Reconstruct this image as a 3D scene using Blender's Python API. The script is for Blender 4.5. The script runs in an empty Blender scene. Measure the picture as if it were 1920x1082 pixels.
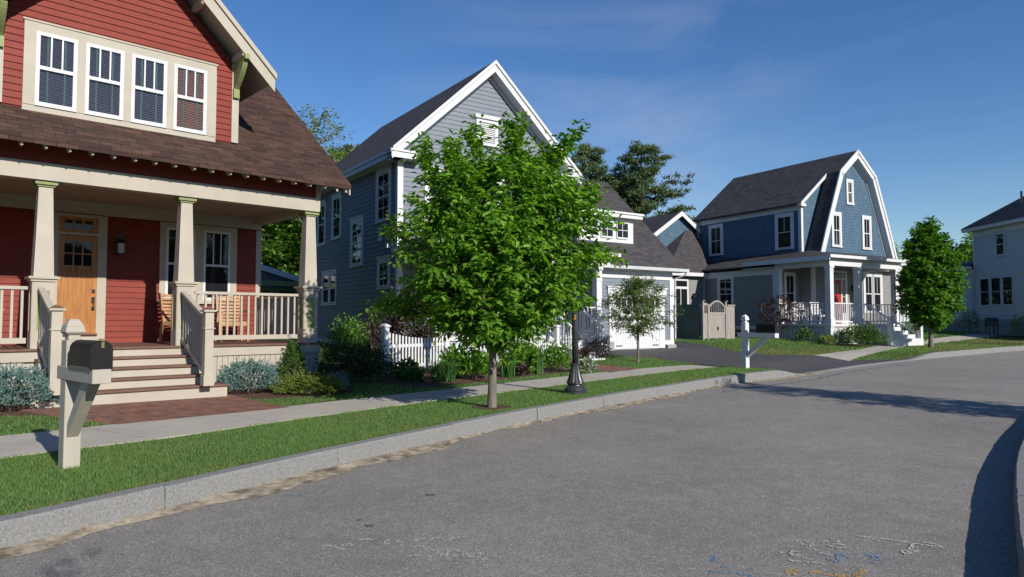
import bpy, bmesh, math, random
import numpy as np
from mathutils import Vector, Matrix
from mathutils.geometry import delaunay_2d_cdt
C = bpy.context.scene.collection
R = math.radians
rng = np.random.default_rng(7)
random.seed(7)

# ------------------------------------------------------------------ camera, sky, sun, exposure
cam = bpy.data.cameras.new("camera"); camo = bpy.data.objects.new("camera", cam); C.objects.link(camo)
camo.location = (0, 0, 1.65); camo.rotation_euler = (R(90) + math.atan(61 / 1300), 0, 0)
cam.sensor_width = 36; cam.lens = 36 * 1300 / 1920; cam.clip_start = .05; cam.clip_end = 3000
bpy.context.scene.camera = camo
AZ, EL = R(-50.5), R(27.6)
S = Vector((math.cos(AZ) * math.cos(EL), math.sin(AZ) * math.cos(EL), math.sin(EL)))
sl = bpy.data.lights.new("sun", 'SUN'); sl.energy = 5.0; sl.angle = R(.53); sl.color = (1, .93, .82)
so = bpy.data.objects.new("sun", sl); C.objects.link(so); so.rotation_euler = (-S).to_track_quat('-Z', 'Y').to_euler(); so.location = (20, -30, 30)
w = bpy.data.worlds.new("World"); bpy.context.scene.world = w; w.use_nodes = True
nt = w.node_tree; nt.nodes.clear(); N = nt.nodes.new; Lk = nt.links.new
sky = N('ShaderNodeTexSky'); sky.sky_type = 'NISHITA'; sky.sun_disc = False; sky.sun_elevation = EL
sky.sun_rotation = math.atan2(S.x, S.y); sky.altitude = 0; sky.air_density = 1.0; sky.dust_density = .05; sky.ozone_density = 2.5
tc = N('ShaderNodeTexCoord'); hs = N('ShaderNodeHueSaturation'); hs.inputs['Hue'].default_value = .510; hs.inputs['Saturation'].default_value = 1.27; hs.inputs['Value'].default_value = 1.52
bg = N('ShaderNodeBackground'); bg.inputs[1].default_value = .068; ow = N('ShaderNodeOutputWorld')
def cirrus(rot, scl, d, lo, hi, nlo, nhi, seed):
    mp = N('ShaderNodeMapping'); mp.inputs['Rotation'].default_value = (0, R(rot), 0); mp.inputs['Scale'].default_value = scl; mp.inputs['Location'].default_value = (seed, seed, 0)
    n1 = N('ShaderNodeTexNoise'); n1.inputs['Scale'].default_value = 2.2; n1.inputs['Detail'].default_value = 8; n1.inputs['Roughness'].default_value = .58; n1.inputs['Distortion'].default_value = .9
    Lk(tc.outputs['Generated'], mp.inputs[0]); Lk(mp.outputs[0], n1.inputs[0]); a = N('ShaderNodeMapRange'); a.inputs[1].default_value = nlo; a.inputs[2].default_value = nhi; Lk(n1.outputs[0], a.inputs[0])
    dp = N('ShaderNodeVectorMath'); dp.operation = 'DOT_PRODUCT'; dp.inputs[1].default_value = Vector(d).normalized(); Lk(tc.outputs['Generated'], dp.inputs[0])
    b = N('ShaderNodeMapRange'); b.interpolation_type = 'SMOOTHSTEP'; b.inputs[1].default_value = lo; b.inputs[2].default_value = hi; Lk(dp.outputs['Value'], b.inputs[0])
    m = N('ShaderNodeMath'); m.operation = 'MULTIPLY'; Lk(a.outputs[0], m.inputs[0]); Lk(b.outputs[0], m.inputs[1]); return m
c1 = cirrus(52, (1.0, 1, 3.2), (.13, 1, .33), .94, .998, .38, .80, 1.7); c2 = cirrus(8, (.9, 1, 9), (.62, 1, .17), .94, .999, .45, .8, 4.2)
s1 = N('ShaderNodeMath'); s1.operation = 'MULTIPLY'; s1.inputs[1].default_value = .32; Lk(c1.outputs[0], s1.inputs[0]); s2 = N('ShaderNodeMath'); s2.operation = 'MULTIPLY_ADD'; s2.inputs[1].default_value = .05; Lk(c2.outputs[0], s2.inputs[0]); Lk(s1.outputs[0], s2.inputs[2])
mx = N('ShaderNodeMixRGB'); mx.inputs[2].default_value = (7.0, 7.6, 9.0, 1)
Lk(sky.outputs[0], hs.inputs['Color']); Lk(hs.outputs[0], mx.inputs[1]); Lk(s2.outputs[0], mx.inputs[0]); Lk(mx.outputs[0], bg.inputs[0]); Lk(bg.outputs[0], ow.inputs[0])
vs = bpy.context.scene.view_settings; vs.view_transform = 'Standard'; vs.look = 'None'; vs.gamma = 1; vs.exposure = .22
bpy.context.scene.render.film_transparent = False
cy = bpy.context.scene.cycles; cy.max_bounces = 6; cy.diffuse_bounces = 3; cy.glossy_bounces = 3; cy.transparent_max_bounces = 12; cy.transmission_bounces = 4

# ------------------------------------------------------------------ materials
ALB = .87
def mat(name, col, rough=.6, var=.1, vscale=4, bump=0, bscale=60, spec=.22, col2=None, stretch=None, metal=0):
    m = bpy.data.materials.new(name); m.use_nodes = True; t = m.node_tree; p = t.nodes['Principled BSDF']
    col = [x * ALB for x in col]; col2 = None if col2 is None else [x * ALB for x in col2]
    p.inputs['Roughness'].default_value = rough; p.inputs['Specular IOR Level'].default_value = spec; p.inputs['Metallic'].default_value = metal
    c = t.nodes.new('ShaderNodeTexCoord'); v = c.outputs['Object']
    if stretch:
        q = t.nodes.new('ShaderNodeMapping'); q.inputs['Scale'].default_value = stretch; t.links.new(v, q.inputs[0]); v = q.outputs[0]
    n = t.nodes.new('ShaderNodeTexNoise'); n.inputs['Scale'].default_value = vscale; n.inputs['Detail'].default_value = 6; n.inputs['Roughness'].default_value = .65; t.links.new(v, n.inputs[0])
    r = t.nodes.new('ShaderNodeValToRGB'); t.links.new(n.outputs[0], r.inputs[0])
    a = [x * (1 - var) for x in col]; b = [min(1, x * (1 + var)) for x in col] if col2 is None else col2
    r.color_ramp.elements[0].position = .35; r.color_ramp.elements[1].position = .65
    r.color_ramp.elements[0].color = (*a, 1); r.color_ramp.elements[1].color = (*b, 1)
    t.links.new(r.outputs[0], p.inputs['Base Color'])
    if bump:
        n2 = t.nodes.new('ShaderNodeTexNoise'); n2.inputs['Scale'].default_value = bscale; n2.inputs['Detail'].default_value = 4; t.links.new(v, n2.inputs[0])
        bm = t.nodes.new('ShaderNodeBump'); bm.inputs['Strength'].default_value = bump; bm.inputs['Distance'].default_value = .01; t.links.new(n2.outputs[0], bm.inputs['Height']); t.links.new(bm.outputs[0], p.inputs['Normal'])
    return m
def leafmat(name, c1, c2, trans=.45, rough=.45, tcol=None):
    c1 = [x * ALB for x in c1]; c2 = [x * ALB for x in c2]
    m = bpy.data.materials.new(name); m.use_nodes = True; t = m.node_tree; p = t.nodes['Principled BSDF']; o = t.nodes['Material Output']
    g = t.nodes.new('ShaderNodeNewGeometry'); r = t.nodes.new('ShaderNodeValToRGB'); t.links.new(g.outputs['Random Per Island'], r.inputs[0])
    r.color_ramp.elements[0].color = (*c1, 1); r.color_ramp.elements[1].color = (*c2, 1)
    t.links.new(r.outputs[0], p.inputs['Base Color']); p.inputs['Roughness'].default_value = rough; p.inputs['Specular IOR Level'].default_value = .35
    if trans:
        tr = t.nodes.new('ShaderNodeBsdfTranslucent'); mxs = t.nodes.new('ShaderNodeMixShader'); mxs.inputs[0].default_value = trans
        mc = t.nodes.new('ShaderNodeMixRGB'); mc.blend_type = 'MULTIPLY'; mc.inputs[0].default_value = 1; mc.inputs[2].default_value = (*(tcol or (1.5, 1.6, .5)), 1)
        t.links.new(r.outputs[0], mc.inputs[1]); t.links.new(mc.outputs[0], tr.inputs[0]); t.links.new(p.outputs[0], mxs.inputs[1]); t.links.new(tr.outputs[0], mxs.inputs[2]); t.links.new(mxs.outputs[0], o.inputs[0])
    return m
def brickmat(name, cols, mortar, bw, bh, axis='xy', kz=1.0, rough=.9, ms=.004, bump=.3, noise=.35, off=.5, nscale=3):
    """axis: which object coordinates give (along, up)"""
    cols = [[x * ALB for x in c_] for c_ in cols]; mortar = [x * ALB for x in mortar]
    m = bpy.data.materials.new(name); m.use_nodes = True; t = m.node_tree; p = t.nodes['Principled BSDF']; p.inputs['Roughness'].default_value = rough; p.inputs['Specular IOR Level'].default_value = .2
    c = t.nodes.new('ShaderNodeTexCoord'); s = t.nodes.new('ShaderNodeSeparateXYZ'); k = t.nodes.new('ShaderNodeCombineXYZ'); t.links.new(c.outputs['Object'], s.inputs[0])
    mu = t.nodes.new('ShaderNodeMath'); mu.operation = 'MULTIPLY'; mu.inputs[1].default_value = kz
    t.links.new(s.outputs['XYZ'.index(axis[0].upper())], k.inputs[0]); t.links.new(s.outputs['XYZ'.index(axis[1].upper())], mu.inputs[0]); t.links.new(mu.outputs[0], k.inputs[1])
    b = t.nodes.new('ShaderNodeTexBrick'); b.inputs['Scale'].default_value = 1; b.inputs['Brick Width'].default_value = bw; b.inputs['Row Height'].default_value = bh; b.inputs['Mortar Size'].default_value = ms; b.offset = off
    b.inputs['Color1'].default_value = (*cols[0], 1); b.inputs['Color2'].default_value = (*cols[1], 1); b.inputs['Mortar'].default_value = (*mortar, 1); b.inputs['Mortar Smooth'].default_value = .2
    t.links.new(k.outputs[0], b.inputs['Vector'])
    n = t.nodes.new('ShaderNodeTexNoise'); n.inputs['Scale'].default_value = nscale; n.inputs['Detail'].default_value = 5; qm = t.nodes.new('ShaderNodeMapping'); qm.inputs['Scale'].default_value = (1, 5 if 'shingle' in name and 'asphalt' in name else 1, 1); t.links.new(k.outputs[0], qm.inputs[0]); t.links.new(qm.outputs[0], n.inputs[0])
    r = t.nodes.new('ShaderNodeMapRange'); r.inputs[1].default_value = .3; r.inputs[2].default_value = .7; r.inputs[3].default_value = 1 - noise; r.inputs[4].default_value = 1 + noise; t.links.new(n.outputs[0], r.inputs[0])
    mx = t.nodes.new('ShaderNodeMixRGB'); mx.blend_type = 'MULTIPLY'; mx.inputs[0].default_value = 1; t.links.new(b.outputs[0], mx.inputs[1]); t.links.new(r.outputs[0], mx.inputs[2]); t.links.new(mx.outputs[0], p.inputs['Base Color'])
    bm = t.nodes.new('ShaderNodeBump'); bm.inputs['Strength'].default_value = bump; bm.inputs['Distance'].default_value = .01; bm.invert = True
    t.links.new(b.outputs['Fac'], bm.inputs['Height']); t.links.new(bm.outputs[0], p.inputs['Normal'])
    return m

M = {}
M['cream'] = mat('cream paint', (.45, .41, .345), .5, .07, 1.6)
M['white'] = mat('white paint', (.66, .67, .69), .45, .03, 3)
M['red'] = mat('barn red paint', (.225, .038, .025), .6, .10, 2.5, .15, 90, stretch=(1, 1, 3))
M['green'] = mat('sage green paint', (.26, .30, .13), .5, .06, 4)
M['brown'] = mat('brown composite', (.17, .095, .07), .6, .15, 6)
M['ceil'] = mat('porch ceiling beige', (.36, .31, .24), .6, .05, 3)
M['bluegrey'] = mat('blue grey clapboard paint', (.20, .228, .272), .55, .06, 2.5, .1, 80, stretch=(1, 1, 3))
M['greywall'] = mat('warm grey clapboard paint', (.26, .26, .25), .55, .06, 2.5, .1, 80)
M['foundation'] = mat('concrete foundation', (.33, .32, .30), .9, .12, 6, .3, 50)
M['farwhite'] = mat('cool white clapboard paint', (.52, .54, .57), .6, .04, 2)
M['beige'] = mat('beige clapboard paint', (.45, .41, .34), .6, .05, 2)
M['metal'] = mat('black metal', (.022, .024, .028), .35, .15, 20, .1, 120, .5)
M['lamppaint'] = mat('dark grey post paint', (.035, .038, .043), .38, .15, 18, .1, 120, .5)
M['boxpaint'] = mat('graphite mailbox paint', (.016, .016, .019), .5, .1, 9, .08, 160, .15)
M['brass'] = mat('brass latch', (.42, .36, .12), .35, .15, 40, metal=.8)
M['gal'] = mat('galvanised gutter', (.52, .54, .56), .4, .08, 10)
M['greige'] = mat('greige post paint', (.43, .40, .345), .6, .05, 5, .12, 60, stretch=(1, 1, .25))
M['weather'] = mat('weathered cedar', (.32, .295, .27), .9, .22, 7, .3, 60, stretch=(3, 3, .35))
M['bark'] = mat('grey brown bark', (.17, .155, .13), .9, .3, 14, .5, 50, stretch=(1, 1, .35))
M['pinebark'] = mat('pine bark', (.13, .10, .08), .9, .3, 8)
M['teak'] = mat('pale teak', (.47, .27, .14), .6, .2, 8, stretch=(1, 1, .4))
M['blind'] = mat('blind slats', (.15, .12, .14), .6, .06, 3)
M['litblind'] = mat('blind slats coloured as lit', (.42, .17, .10), .6, .06, 3)  # reddish lit look of one blind, put into its slat colour
M['tape'] = mat('blind tape', (.12, .16, .15), .7, .1, 9)
M['room'] = mat('dark backing for unlit room', (.02, .022, .028), .8, .3, 2)  # near-black sheet close behind the pane stands in for the room's darkness
M['curtain'] = mat('pale curtain', (.34, .36, .36), .8, .1, 10)
M['glassbox'] = mat('frosted lantern glass', (.5, .5, .48), .2, .05, 9)
M['reddoor'] = mat('bright red door paint', (.42, .035, .035), .4, .04, 3)
M['mulch'] = mat('bark mulch', (.10, .058, .04), 1, .5, 45, .8, 60)
M['stone'] = brickmat('bluestone veneer', [(.36, .40, .45), (.50, .53, .56)], (.25, .27, .3), .35, .16, 'xz', noise=.3)
M['yellow'] = mat('yellow sticker vinyl', (.75, .33, .02), .5, .05, 9)
M['orange'] = None
# wood door
def wooddoor():
    m = mat('stained fir door', (.36, .135, .025), .42, .18, 3.5, .06, 60, .5, col2=(.46, .19, .04), stretch=(9, 9, .7)); return m
M['door'] = wooddoor()
def glass(name, tint=.0):
    m = bpy.data.materials.new(name); m.use_nodes = True; t = m.node_tree; p = t.nodes['Principled BSDF']
    p.inputs['Base Color'].default_value = (.012, .014, .018, 1); p.inputs['Roughness'].default_value = .025; p.inputs['Specular IOR Level'].default_value = .32
    c = t.nodes.new('ShaderNodeTexCoord'); n = t.nodes.new('ShaderNodeTexNoise'); n.inputs['Scale'].default_value = 1.3; b = t.nodes.new('ShaderNodeBump'); b.inputs['Strength'].default_value = .08; b.inputs['Distance'].default_value = .05
    t.links.new(c.outputs['Object'], n.inputs[0]); t.links.new(n.outputs[0], b.inputs['Height']); t.links.new(b.outputs[0], p.inputs['Normal'])
    return m
M['glass'] = glass('window glass')
def clearglass():
    m = bpy.data.materials.new('clear window glass'); m.use_nodes = True; t = m.node_tree; o = t.nodes['Material Output']; t.nodes.remove(t.nodes['Principled BSDF'])
    tr = t.nodes.new('ShaderNodeBsdfTransparent'); tr.inputs[0].default_value = (.82, .87, .9, 1); gl = t.nodes.new('ShaderNodeBsdfGlossy'); gl.inputs['Roughness'].default_value = .02; gl.inputs[0].default_value = (1, 1, 1, 1)
    f = t.nodes.new('ShaderNodeFresnel'); f.inputs[0].default_value = 1.38; mx = t.nodes.new('ShaderNodeMixShader')
    t.links.new(f.outputs[0], mx.inputs[0]); t.links.new(tr.outputs[0], mx.inputs[1]); t.links.new(gl.outputs[0], mx.inputs[2]); t.links.new(mx.outputs[0], o.inputs[0]); return m
M['clear'] = clearglass()
M['shinred'] = brickmat('brown asphalt shingle', [(.050, .030, .025), (.095, .052, .038)], (.022, .016, .015), .30, .125, 'xz', 1.6, noise=.3, ms=.006, nscale=2.2)
M['shinx'] = brickmat('charcoal asphalt shingle', [(.050, .048, .052), (.080, .074, .078)], (.032, .032, .035), .30, .125, 'xz', 1.5, noise=.3, ms=.003)
M['shiny'] = brickmat('charcoal asphalt shingle across', [(.045, .045, .050), (.078, .074, .078)], (.028, .028, .031), .30, .125, 'yz', 1.5, noise=.3, ms=.003)
M['bluex'] = brickmat('blue stained shingle', [(.075, .135, .205), (.092, .158, .235)], (.038, .068, .105), .17, .15, 'xz', 1, noise=.1, ms=.006, bump=.6, rough=.7)
M['bluey'] = brickmat('blue stained shingle side', [(.075, .135, .205), (.092, .158, .235)], (.038, .068, .105), .17, .15, 'yz', 1, noise=.1, ms=.006, bump=.6, rough=.7)
M['brick'] = brickmat('clay paver brick', [(.27, .115, .078), (.19, .115, .095)], (.085, .065, .055), .2, .1, 'xy', noise=.3, ms=.005, bump=.4, nscale=5)

def asphalt(name, base, spk, k=1.0):
    base = [x * ALB for x in base]
    m = bpy.data.materials.new(name); m.use_nodes = True; t = m.node_tree; p = t.nodes['Principled BSDF']; p.inputs['Roughness'].default_value = .85; p.inputs['Specular IOR Level'].default_value = .25
    c = t.nodes.new('ShaderNodeTexCoord').outputs['Object']
    def noise(sc, det=3, ro=.6):
        n = t.nodes.new('ShaderNodeTexNoise'); n.inputs['Scale'].default_value = sc; n.inputs['Detail'].default_value = det; n.inputs['Roughness'].default_value = ro; t.links.new(c, n.inputs[0]); return n.outputs[0]
    def ramp(v, a, b, c1, c2):
        r = t.nodes.new('ShaderNodeMapRange'); r.inputs[1].default_value = a; r.inputs[2].default_value = b; r.inputs[3].default_value = c1; r.inputs[4].default_value = c2; t.links.new(v, r.inputs[0]); return r.outputs[0]
    def mul(a, b):
        q = t.nodes.new('ShaderNodeMath'); q.operation = 'MULTIPLY'; t.links.new(a, q.inputs[0]); t.links.new(b, q.inputs[1]); return q.outputs[0]
    big = ramp(noise(.35, 6, .7), .3, .7, .82, 1.14); mid = ramp(noise(5, 7, .8), .3, .7, .84, 1.15)
    vo = t.nodes.new('ShaderNodeTexVoronoi'); vo.inputs['Scale'].default_value = 150; t.links.new(c, vo.inputs[0])
    sep = t.nodes.new('ShaderNodeSeparateColor'); t.links.new(vo.outputs['Color'], sep.inputs[0])
    sp = ramp(sep.outputs[0], 0, 1, 1 - spk, 1 + spk); hi = ramp(sep.outputs[1], .955, .96, 1, 2.0)
    f = mul(mul(big, mid), mul(sp, hi)); mx = t.nodes.new('ShaderNodeMixRGB'); mx.blend_type = 'MULTIPLY'; mx.inputs[0].default_value = 1; mx.inputs[1].default_value = (*base, 1); t.links.new(f, mx.inputs[2]); t.links.new(mx.outputs[0], p.inputs['Base Color'])
    b = t.nodes.new('ShaderNodeBump'); b.inputs['Strength'].default_value = .5 * k; b.inputs['Distance'].default_value = .006; t.links.new(sep.outputs[2], b.inputs['Height']); t.links.new(b.outputs[0], p.inputs['Normal'])
    return m
M['road'] = asphalt('worn road asphalt', (.252, .236, .216), .42)
M['drive'] = asphalt('dark driveway asphalt', (.075, .073, .078), .3, .6)
M['seam'] = asphalt('road edge asphalt', (.25, .24, .225), .3, .6)
M['concrete'] = mat('sidewalk concrete', (.43, .40, .35), .9, .09, 1.6, .25, 90)
def granite():
    m = mat('granite kerb', (.225, .228, .228), .9, .24, 60, .8, 45); t = m.node_tree; p = t.nodes['Principled BSDF']
    src = p.inputs['Base Color'].links[0].from_socket; c = t.nodes.new('ShaderNodeTexCoord').outputs['Object']
    n = t.nodes.new('ShaderNodeTexNoise'); n.inputs['Scale'].default_value = 6; n.inputs['Detail'].default_value = 9; n.inputs['Roughness'].default_value = .8; qm = t.nodes.new('ShaderNodeMapping'); qm.inputs['Scale'].default_value = (1, 1, .35); t.links.new(c, qm.inputs[0]); t.links.new(qm.outputs[0], n.inputs[0])
    r = t.nodes.new('ShaderNodeMapRange'); r.inputs[1].default_value = .57; r.inputs[2].default_value = .72; r.inputs[4].default_value = .8; t.links.new(n.outputs[0], r.inputs[0])
    mx = t.nodes.new('ShaderNodeMixRGB'); mx.inputs[2].default_value = (.30, .185, .09, 1); t.links.new(r.outputs[0], mx.inputs[0]); t.links.new(src, mx.inputs[1]); t.links.new(mx.outputs[0], p.inputs['Base Color']); return m
M['granite'] = granite()
M['sand'] = mat('washed road sand', (.17, .135, .09), 1, .3, 7, .8, 40, col2=(.50, .43, .33))
def lawnmat():
    m = mat('lawn turf', (.042, .080, .02), .9, .3, 18, .6, 90, col2=(.075, .125, .033)); t = m.node_tree; p = t.nodes['Principled BSDF']
    src = p.inputs['Base Color'].links[0].from_socket; c = t.nodes.new('ShaderNodeTexCoord').outputs['Object']
    n = t.nodes.new('ShaderNodeTexNoise'); n.inputs['Scale'].default_value = .55; n.inputs['Detail'].default_value = 6; n.inputs['Roughness'].default_value = .7; t.links.new(c, n.inputs[0])
    r = t.nodes.new('ShaderNodeMapRange'); r.inputs[1].default_value = .52; r.inputs[2].default_value = .74; r.inputs[4].default_value = .45; t.links.new(n.outputs[0], r.inputs[0])
    mx = t.nodes.new('ShaderNodeMixRGB'); mx.inputs[2].default_value = (.15, .13, .05, 1); t.links.new(r.outputs[0], mx.inputs[0]); t.links.new(src, mx.inputs[1]); t.links.new(mx.outputs[0], p.inputs['Base Color']); return m
M['lawn'] = lawnmat()
M['blade'] = leafmat('grass blade', (.10, .215, .048), (.225, .355, .11), .42, .5)
M['dryblade'] = leafmat('dry grass blade', (.22, .19, .07), (.30, .26, .11), .3, .6, (1.2, 1.1, .8))
M['leaf'] = leafmat('fresh green leaf', (.055, .17, .014), (.27, .48, .065), .48, .34)
M['leafdark'] = leafmat('maple leaf', (.055, .16, .014), (.15, .32, .035), .42, .38)
M['leafsap'] = leafmat('olive green leaf', (.09, .16, .035), (.17, .25, .065), .35, .45)
M['leafbg'] = leafmat('woodland leaf', (.10, .20, .03), (.24, .40, .07), .45, .5)
M['leafpale'] = leafmat('pale spring leaf', (.18, .24, .09), (.32, .38, .17), .35, .5)
M['needle'] = leafmat('pine needle', (.055, .10, .035), (.12, .18, .065), .1, .55)
M['spruce'] = leafmat('blue spruce needle', (.10, .20, .185), (.25, .39, .36), .1, .5, (1, 1, 1))
M['yew'] = leafmat('green conifer sprig', (.045, .105, .018), (.10, .19, .035), .2, .5)
M['limey'] = leafmat('yellow green sprig', (.13, .19, .03), (.21, .27, .05), .25, .5)
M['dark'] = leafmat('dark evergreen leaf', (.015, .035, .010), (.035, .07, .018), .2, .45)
M['bright'] = leafmat('bright garden leaf', (.09, .21, .02), (.16, .32, .04), .4, .45)
M['purple'] = leafmat('purple brown leaf', (.045, .03, .022), (.10, .07, .048), .25, .5, (1.4, .9, .8))
M['maroon'] = leafmat('maroon leaf', (.05, .012, .014), (.11, .028, .028), .2, .5, (1.2, .7, .7))
M['straw'] = leafmat('iris blade', (.05, .14, .03), (.10, .22, .06), .3, .45)
M['variegated'] = leafmat('white edged leaf', (.12, .22, .08), (.55, .60, .42), .3, .5, (1, 1, .9))

# ------------------------------------------------------------------ object helpers
def tag(o, label=None, cat=None, group=None, kind=None):
    if label: o['label'] = label
    if cat: o['category'] = cat
    if group: o['group'] = group
    if kind: o['kind'] = kind
    return o
def empty(name, loc, rz=0, label=None, cat=None, group=None):
    o = bpy.data.objects.new(name, None); C.objects.link(o); o.location = loc; o.rotation_euler = (0, 0, rz); o.empty_display_size = .2
    return tag(o, label, cat, group)
def copy_tree(o, parent=None, loc=None, rz=None, label=None, scale=None):
    c = o.copy(); C.objects.link(c)
    if parent: c.parent = parent
    if loc: c.location = loc
    if rz is not None: c.rotation_euler = (0, 0, rz)
    if scale: c.scale = (scale,) * 3 if not hasattr(scale, '__len__') else scale
    if label: c['label'] = label
    for ch in list(o.children): copy_tree(ch, c)
    return c
class WF:
    def __init__(s, kind, c): s.k = kind; s.c = c
    def pt(s, a, o, z):
        return {'F': (a, s.c - o, z), 'B': (a, s.c + o, z), 'L': (s.c - o, a, z), 'R': (s.c + o, a, z)}[s.k]
class MB:
    def __init__(s): s.v = []; s.f = []
    def poly(s, pts):
        n = len(s.v); s.v += [tuple(p) for p in pts]; s.f.append(list(range(n, n + len(pts)))); return s
    def box8(s, P):
        n = len(s.v); s.v += [tuple(p) for p in P]
        s.f += [[n + i for i in q] for q in ((0, 3, 2, 1), (4, 5, 6, 7), (0, 1, 5, 4), (1, 2, 6, 5), (2, 3, 7, 6), (3, 0, 4, 7))]; return s
    def box(s, x0, x1, y0, y1, z0, z1):
        return s.box8([(x0, y0, z0), (x1, y0, z0), (x1, y1, z0), (x0, y1, z0), (x0, y0, z1), (x1, y0, z1), (x1, y1, z1), (x0, y1, z1)])
    def wbox(s, w, a0, a1, o0, o1, z0, z1):
        p, q = w.pt(a0, o0, z0), w.pt(a1, o1, z1)
        return s.box(min(p[0], q[0]), max(p[0], q[0]), min(p[1], q[1]), max(p[1], q[1]), min(z0, z1), max(z0, z1))
    def taper(s, cx, cy, z0, z1, a, b):
        a /= 2; b /= 2
        return s.box8([(cx - a, cy - a, z0), (cx + a, cy - a, z0), (cx + a, cy + a, z0), (cx - a, cy + a, z0), (cx - b, cy - b, z1), (cx + b, cy - b, z1), (cx + b, cy + b, z1), (cx - b, cy + b, z1)])
    def extr(s, pts, d):
        """extrude polygon pts (3d) by vector d"""
        n = len(pts); b = len(s.v); s.v += [tuple(p) for p in pts] + [(p[0] + d[0], p[1] + d[1], p[2] + d[2]) for p in pts]
        s.f.append([b + i for i in range(n)][::-1]); s.f.append([b + n + i for i in range(n)])
        for i in range(n): j = (i + 1) % n; s.f.append([b + i, b + j, b + n + j, b + n + i])
        return s
    def bar(s, p, q, w, h, up=(0, 0, 1)):
        p, q = Vector(p), Vector(q); d = (q - p).normalized(); u = Vector(up); r = d.cross(u).normalized(); u = r.cross(d)
        r *= w / 2; u *= h / 2
        return s.box8([p - r - u, p + r - u, q + r - u, q - r - u, p - r + u, p + r + u, q + r + u, q - r + u])
    def tube(s, pts, rad, n=8):
        pts = [Vector(p) for p in pts]; rad = rad if hasattr(rad, '__len__') else [rad] * len(pts); b = len(s.v)
        for i, p in enumerate(pts):
            d = (pts[min(i + 1, len(pts) - 1)] - pts[max(i - 1, 0)]).normalized(); a = Vector((0, 0, 1)) if abs(d.z) < .95 else Vector((1, 0, 0))
            x = d.cross(a).normalized(); y = d.cross(x)
            for k in range(n): t = 2 * math.pi * k / n; s.v.append(tuple(p + (x * math.cos(t) + y * math.sin(t)) * rad[i]))
        for i in range(len(pts) - 1):
            for k in range(n): k2 = (k + 1) % n; s.f.append([b + i * n + k, b + i * n + k2, b + (i + 1) * n + k2, b + (i + 1) * n + k])
        s.f.append([b + k for k in range(n)]); s.f.append([b + (len(pts) - 1) * n + k for k in range(n)][::-1]); return s
    def lathe(s, prof, c=(0, 0), n=24, flute=None):
        b = len(s.v)
        for r, z in prof:
            for k in range(n):
                t = 2 * math.pi * k / n; rr = r
                if flute and flute[0] <= z <= flute[1] and k % 2: rr = r * flute[2]
                s.v.append((c[0] + rr * math.cos(t), c[1] + rr * math.sin(t), z))
        for i in range(len(prof) - 1):
            for k in range(n): k2 = (k + 1) % n; s.f.append([b + i * n + k, b + i * n + k2, b + (i + 1) * n + k2, b + (i + 1) * n + k])
        s.f.append([b + k for k in range(n)][::-1]); s.f.append([b + (len(prof) - 1) * n + k for k in range(n)]); return s
    def lap(s, w, z0, z1, lo, hi, pitch, out=.022):
        z = z0; flip = w.k in 'FR'
        lo = lo if callable(lo) else (lambda q, c=lo: c); hi = hi if callable(hi) else (lambda q, c=hi: c)
        while z < z1 - .01:
            zt = min(z + pitch, z1); a0, a1, b0, b1 = lo(z), hi(z), lo(zt), hi(zt)
            if a1 - a0 > .05:
                if b1 < b0: b0 = b1 = (b0 + b1) / 2
                s.poly([w.pt(a0, out, z), w.pt(a1, out, z), w.pt(b1, .004, zt), w.pt(b0, .004, zt)])
                s.poly([w.pt(a0, 0, z), w.pt(a1, 0, z), w.pt(a1, out, z), w.pt(a0, out, z)])
            z = zt
        return s
    def build(s, name, m, parent=None, dz=0, smooth=False, bevel=0):
        me = bpy.data.meshes.new(name); me.from_pydata([(x, y, z + dz) for x, y, z in s.v], [], s.f); me.validate()
        bm = bmesh.new(); bm.from_mesh(me); bmesh.ops.recalc_face_normals(bm, faces=bm.faces)
        if bevel:
            bmesh.ops.bevel(bm, geom=bm.edges[:], offset=bevel, segments=1, affect='EDGES')
        bm.to_mesh(me); bm.free()
        if smooth: me.polygons.foreach_set('use_smooth', [True] * len(me.polygons))
        me.materials.append(m if not isinstance(m, str) else M[m]); o = bpy.data.objects.new(name, me); C.objects.link(o)
        if parent: o.parent = parent
        return o
def npmesh(name, V, F, m, parent=None, smooth=False):
    """V (n,3); F (k,4) or (k,3) int arrays"""
    V = np.asarray(V, dtype=np.float32); F = np.asarray(F, dtype=np.int32); k, c = F.shape
    me = bpy.data.meshes.new(name); me.vertices.add(len(V)); me.vertices.foreach_set('co', V.ravel())
    me.loops.add(k * c); me.loops.foreach_set('vertex_index', F.ravel()); me.polygons.add(k); me.polygons.foreach_set('loop_start', np.arange(0, k * c, c, dtype=np.int32))
    me.update(calc_edges=True)
    if smooth: me.polygons.foreach_set('use_smooth', [True] * k)
    me.materials.append(M[m] if isinstance(m, str) else m); o = bpy.data.objects.new(name, me); C.objects.link(o)
    if parent: o.parent = parent
    return o

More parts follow.
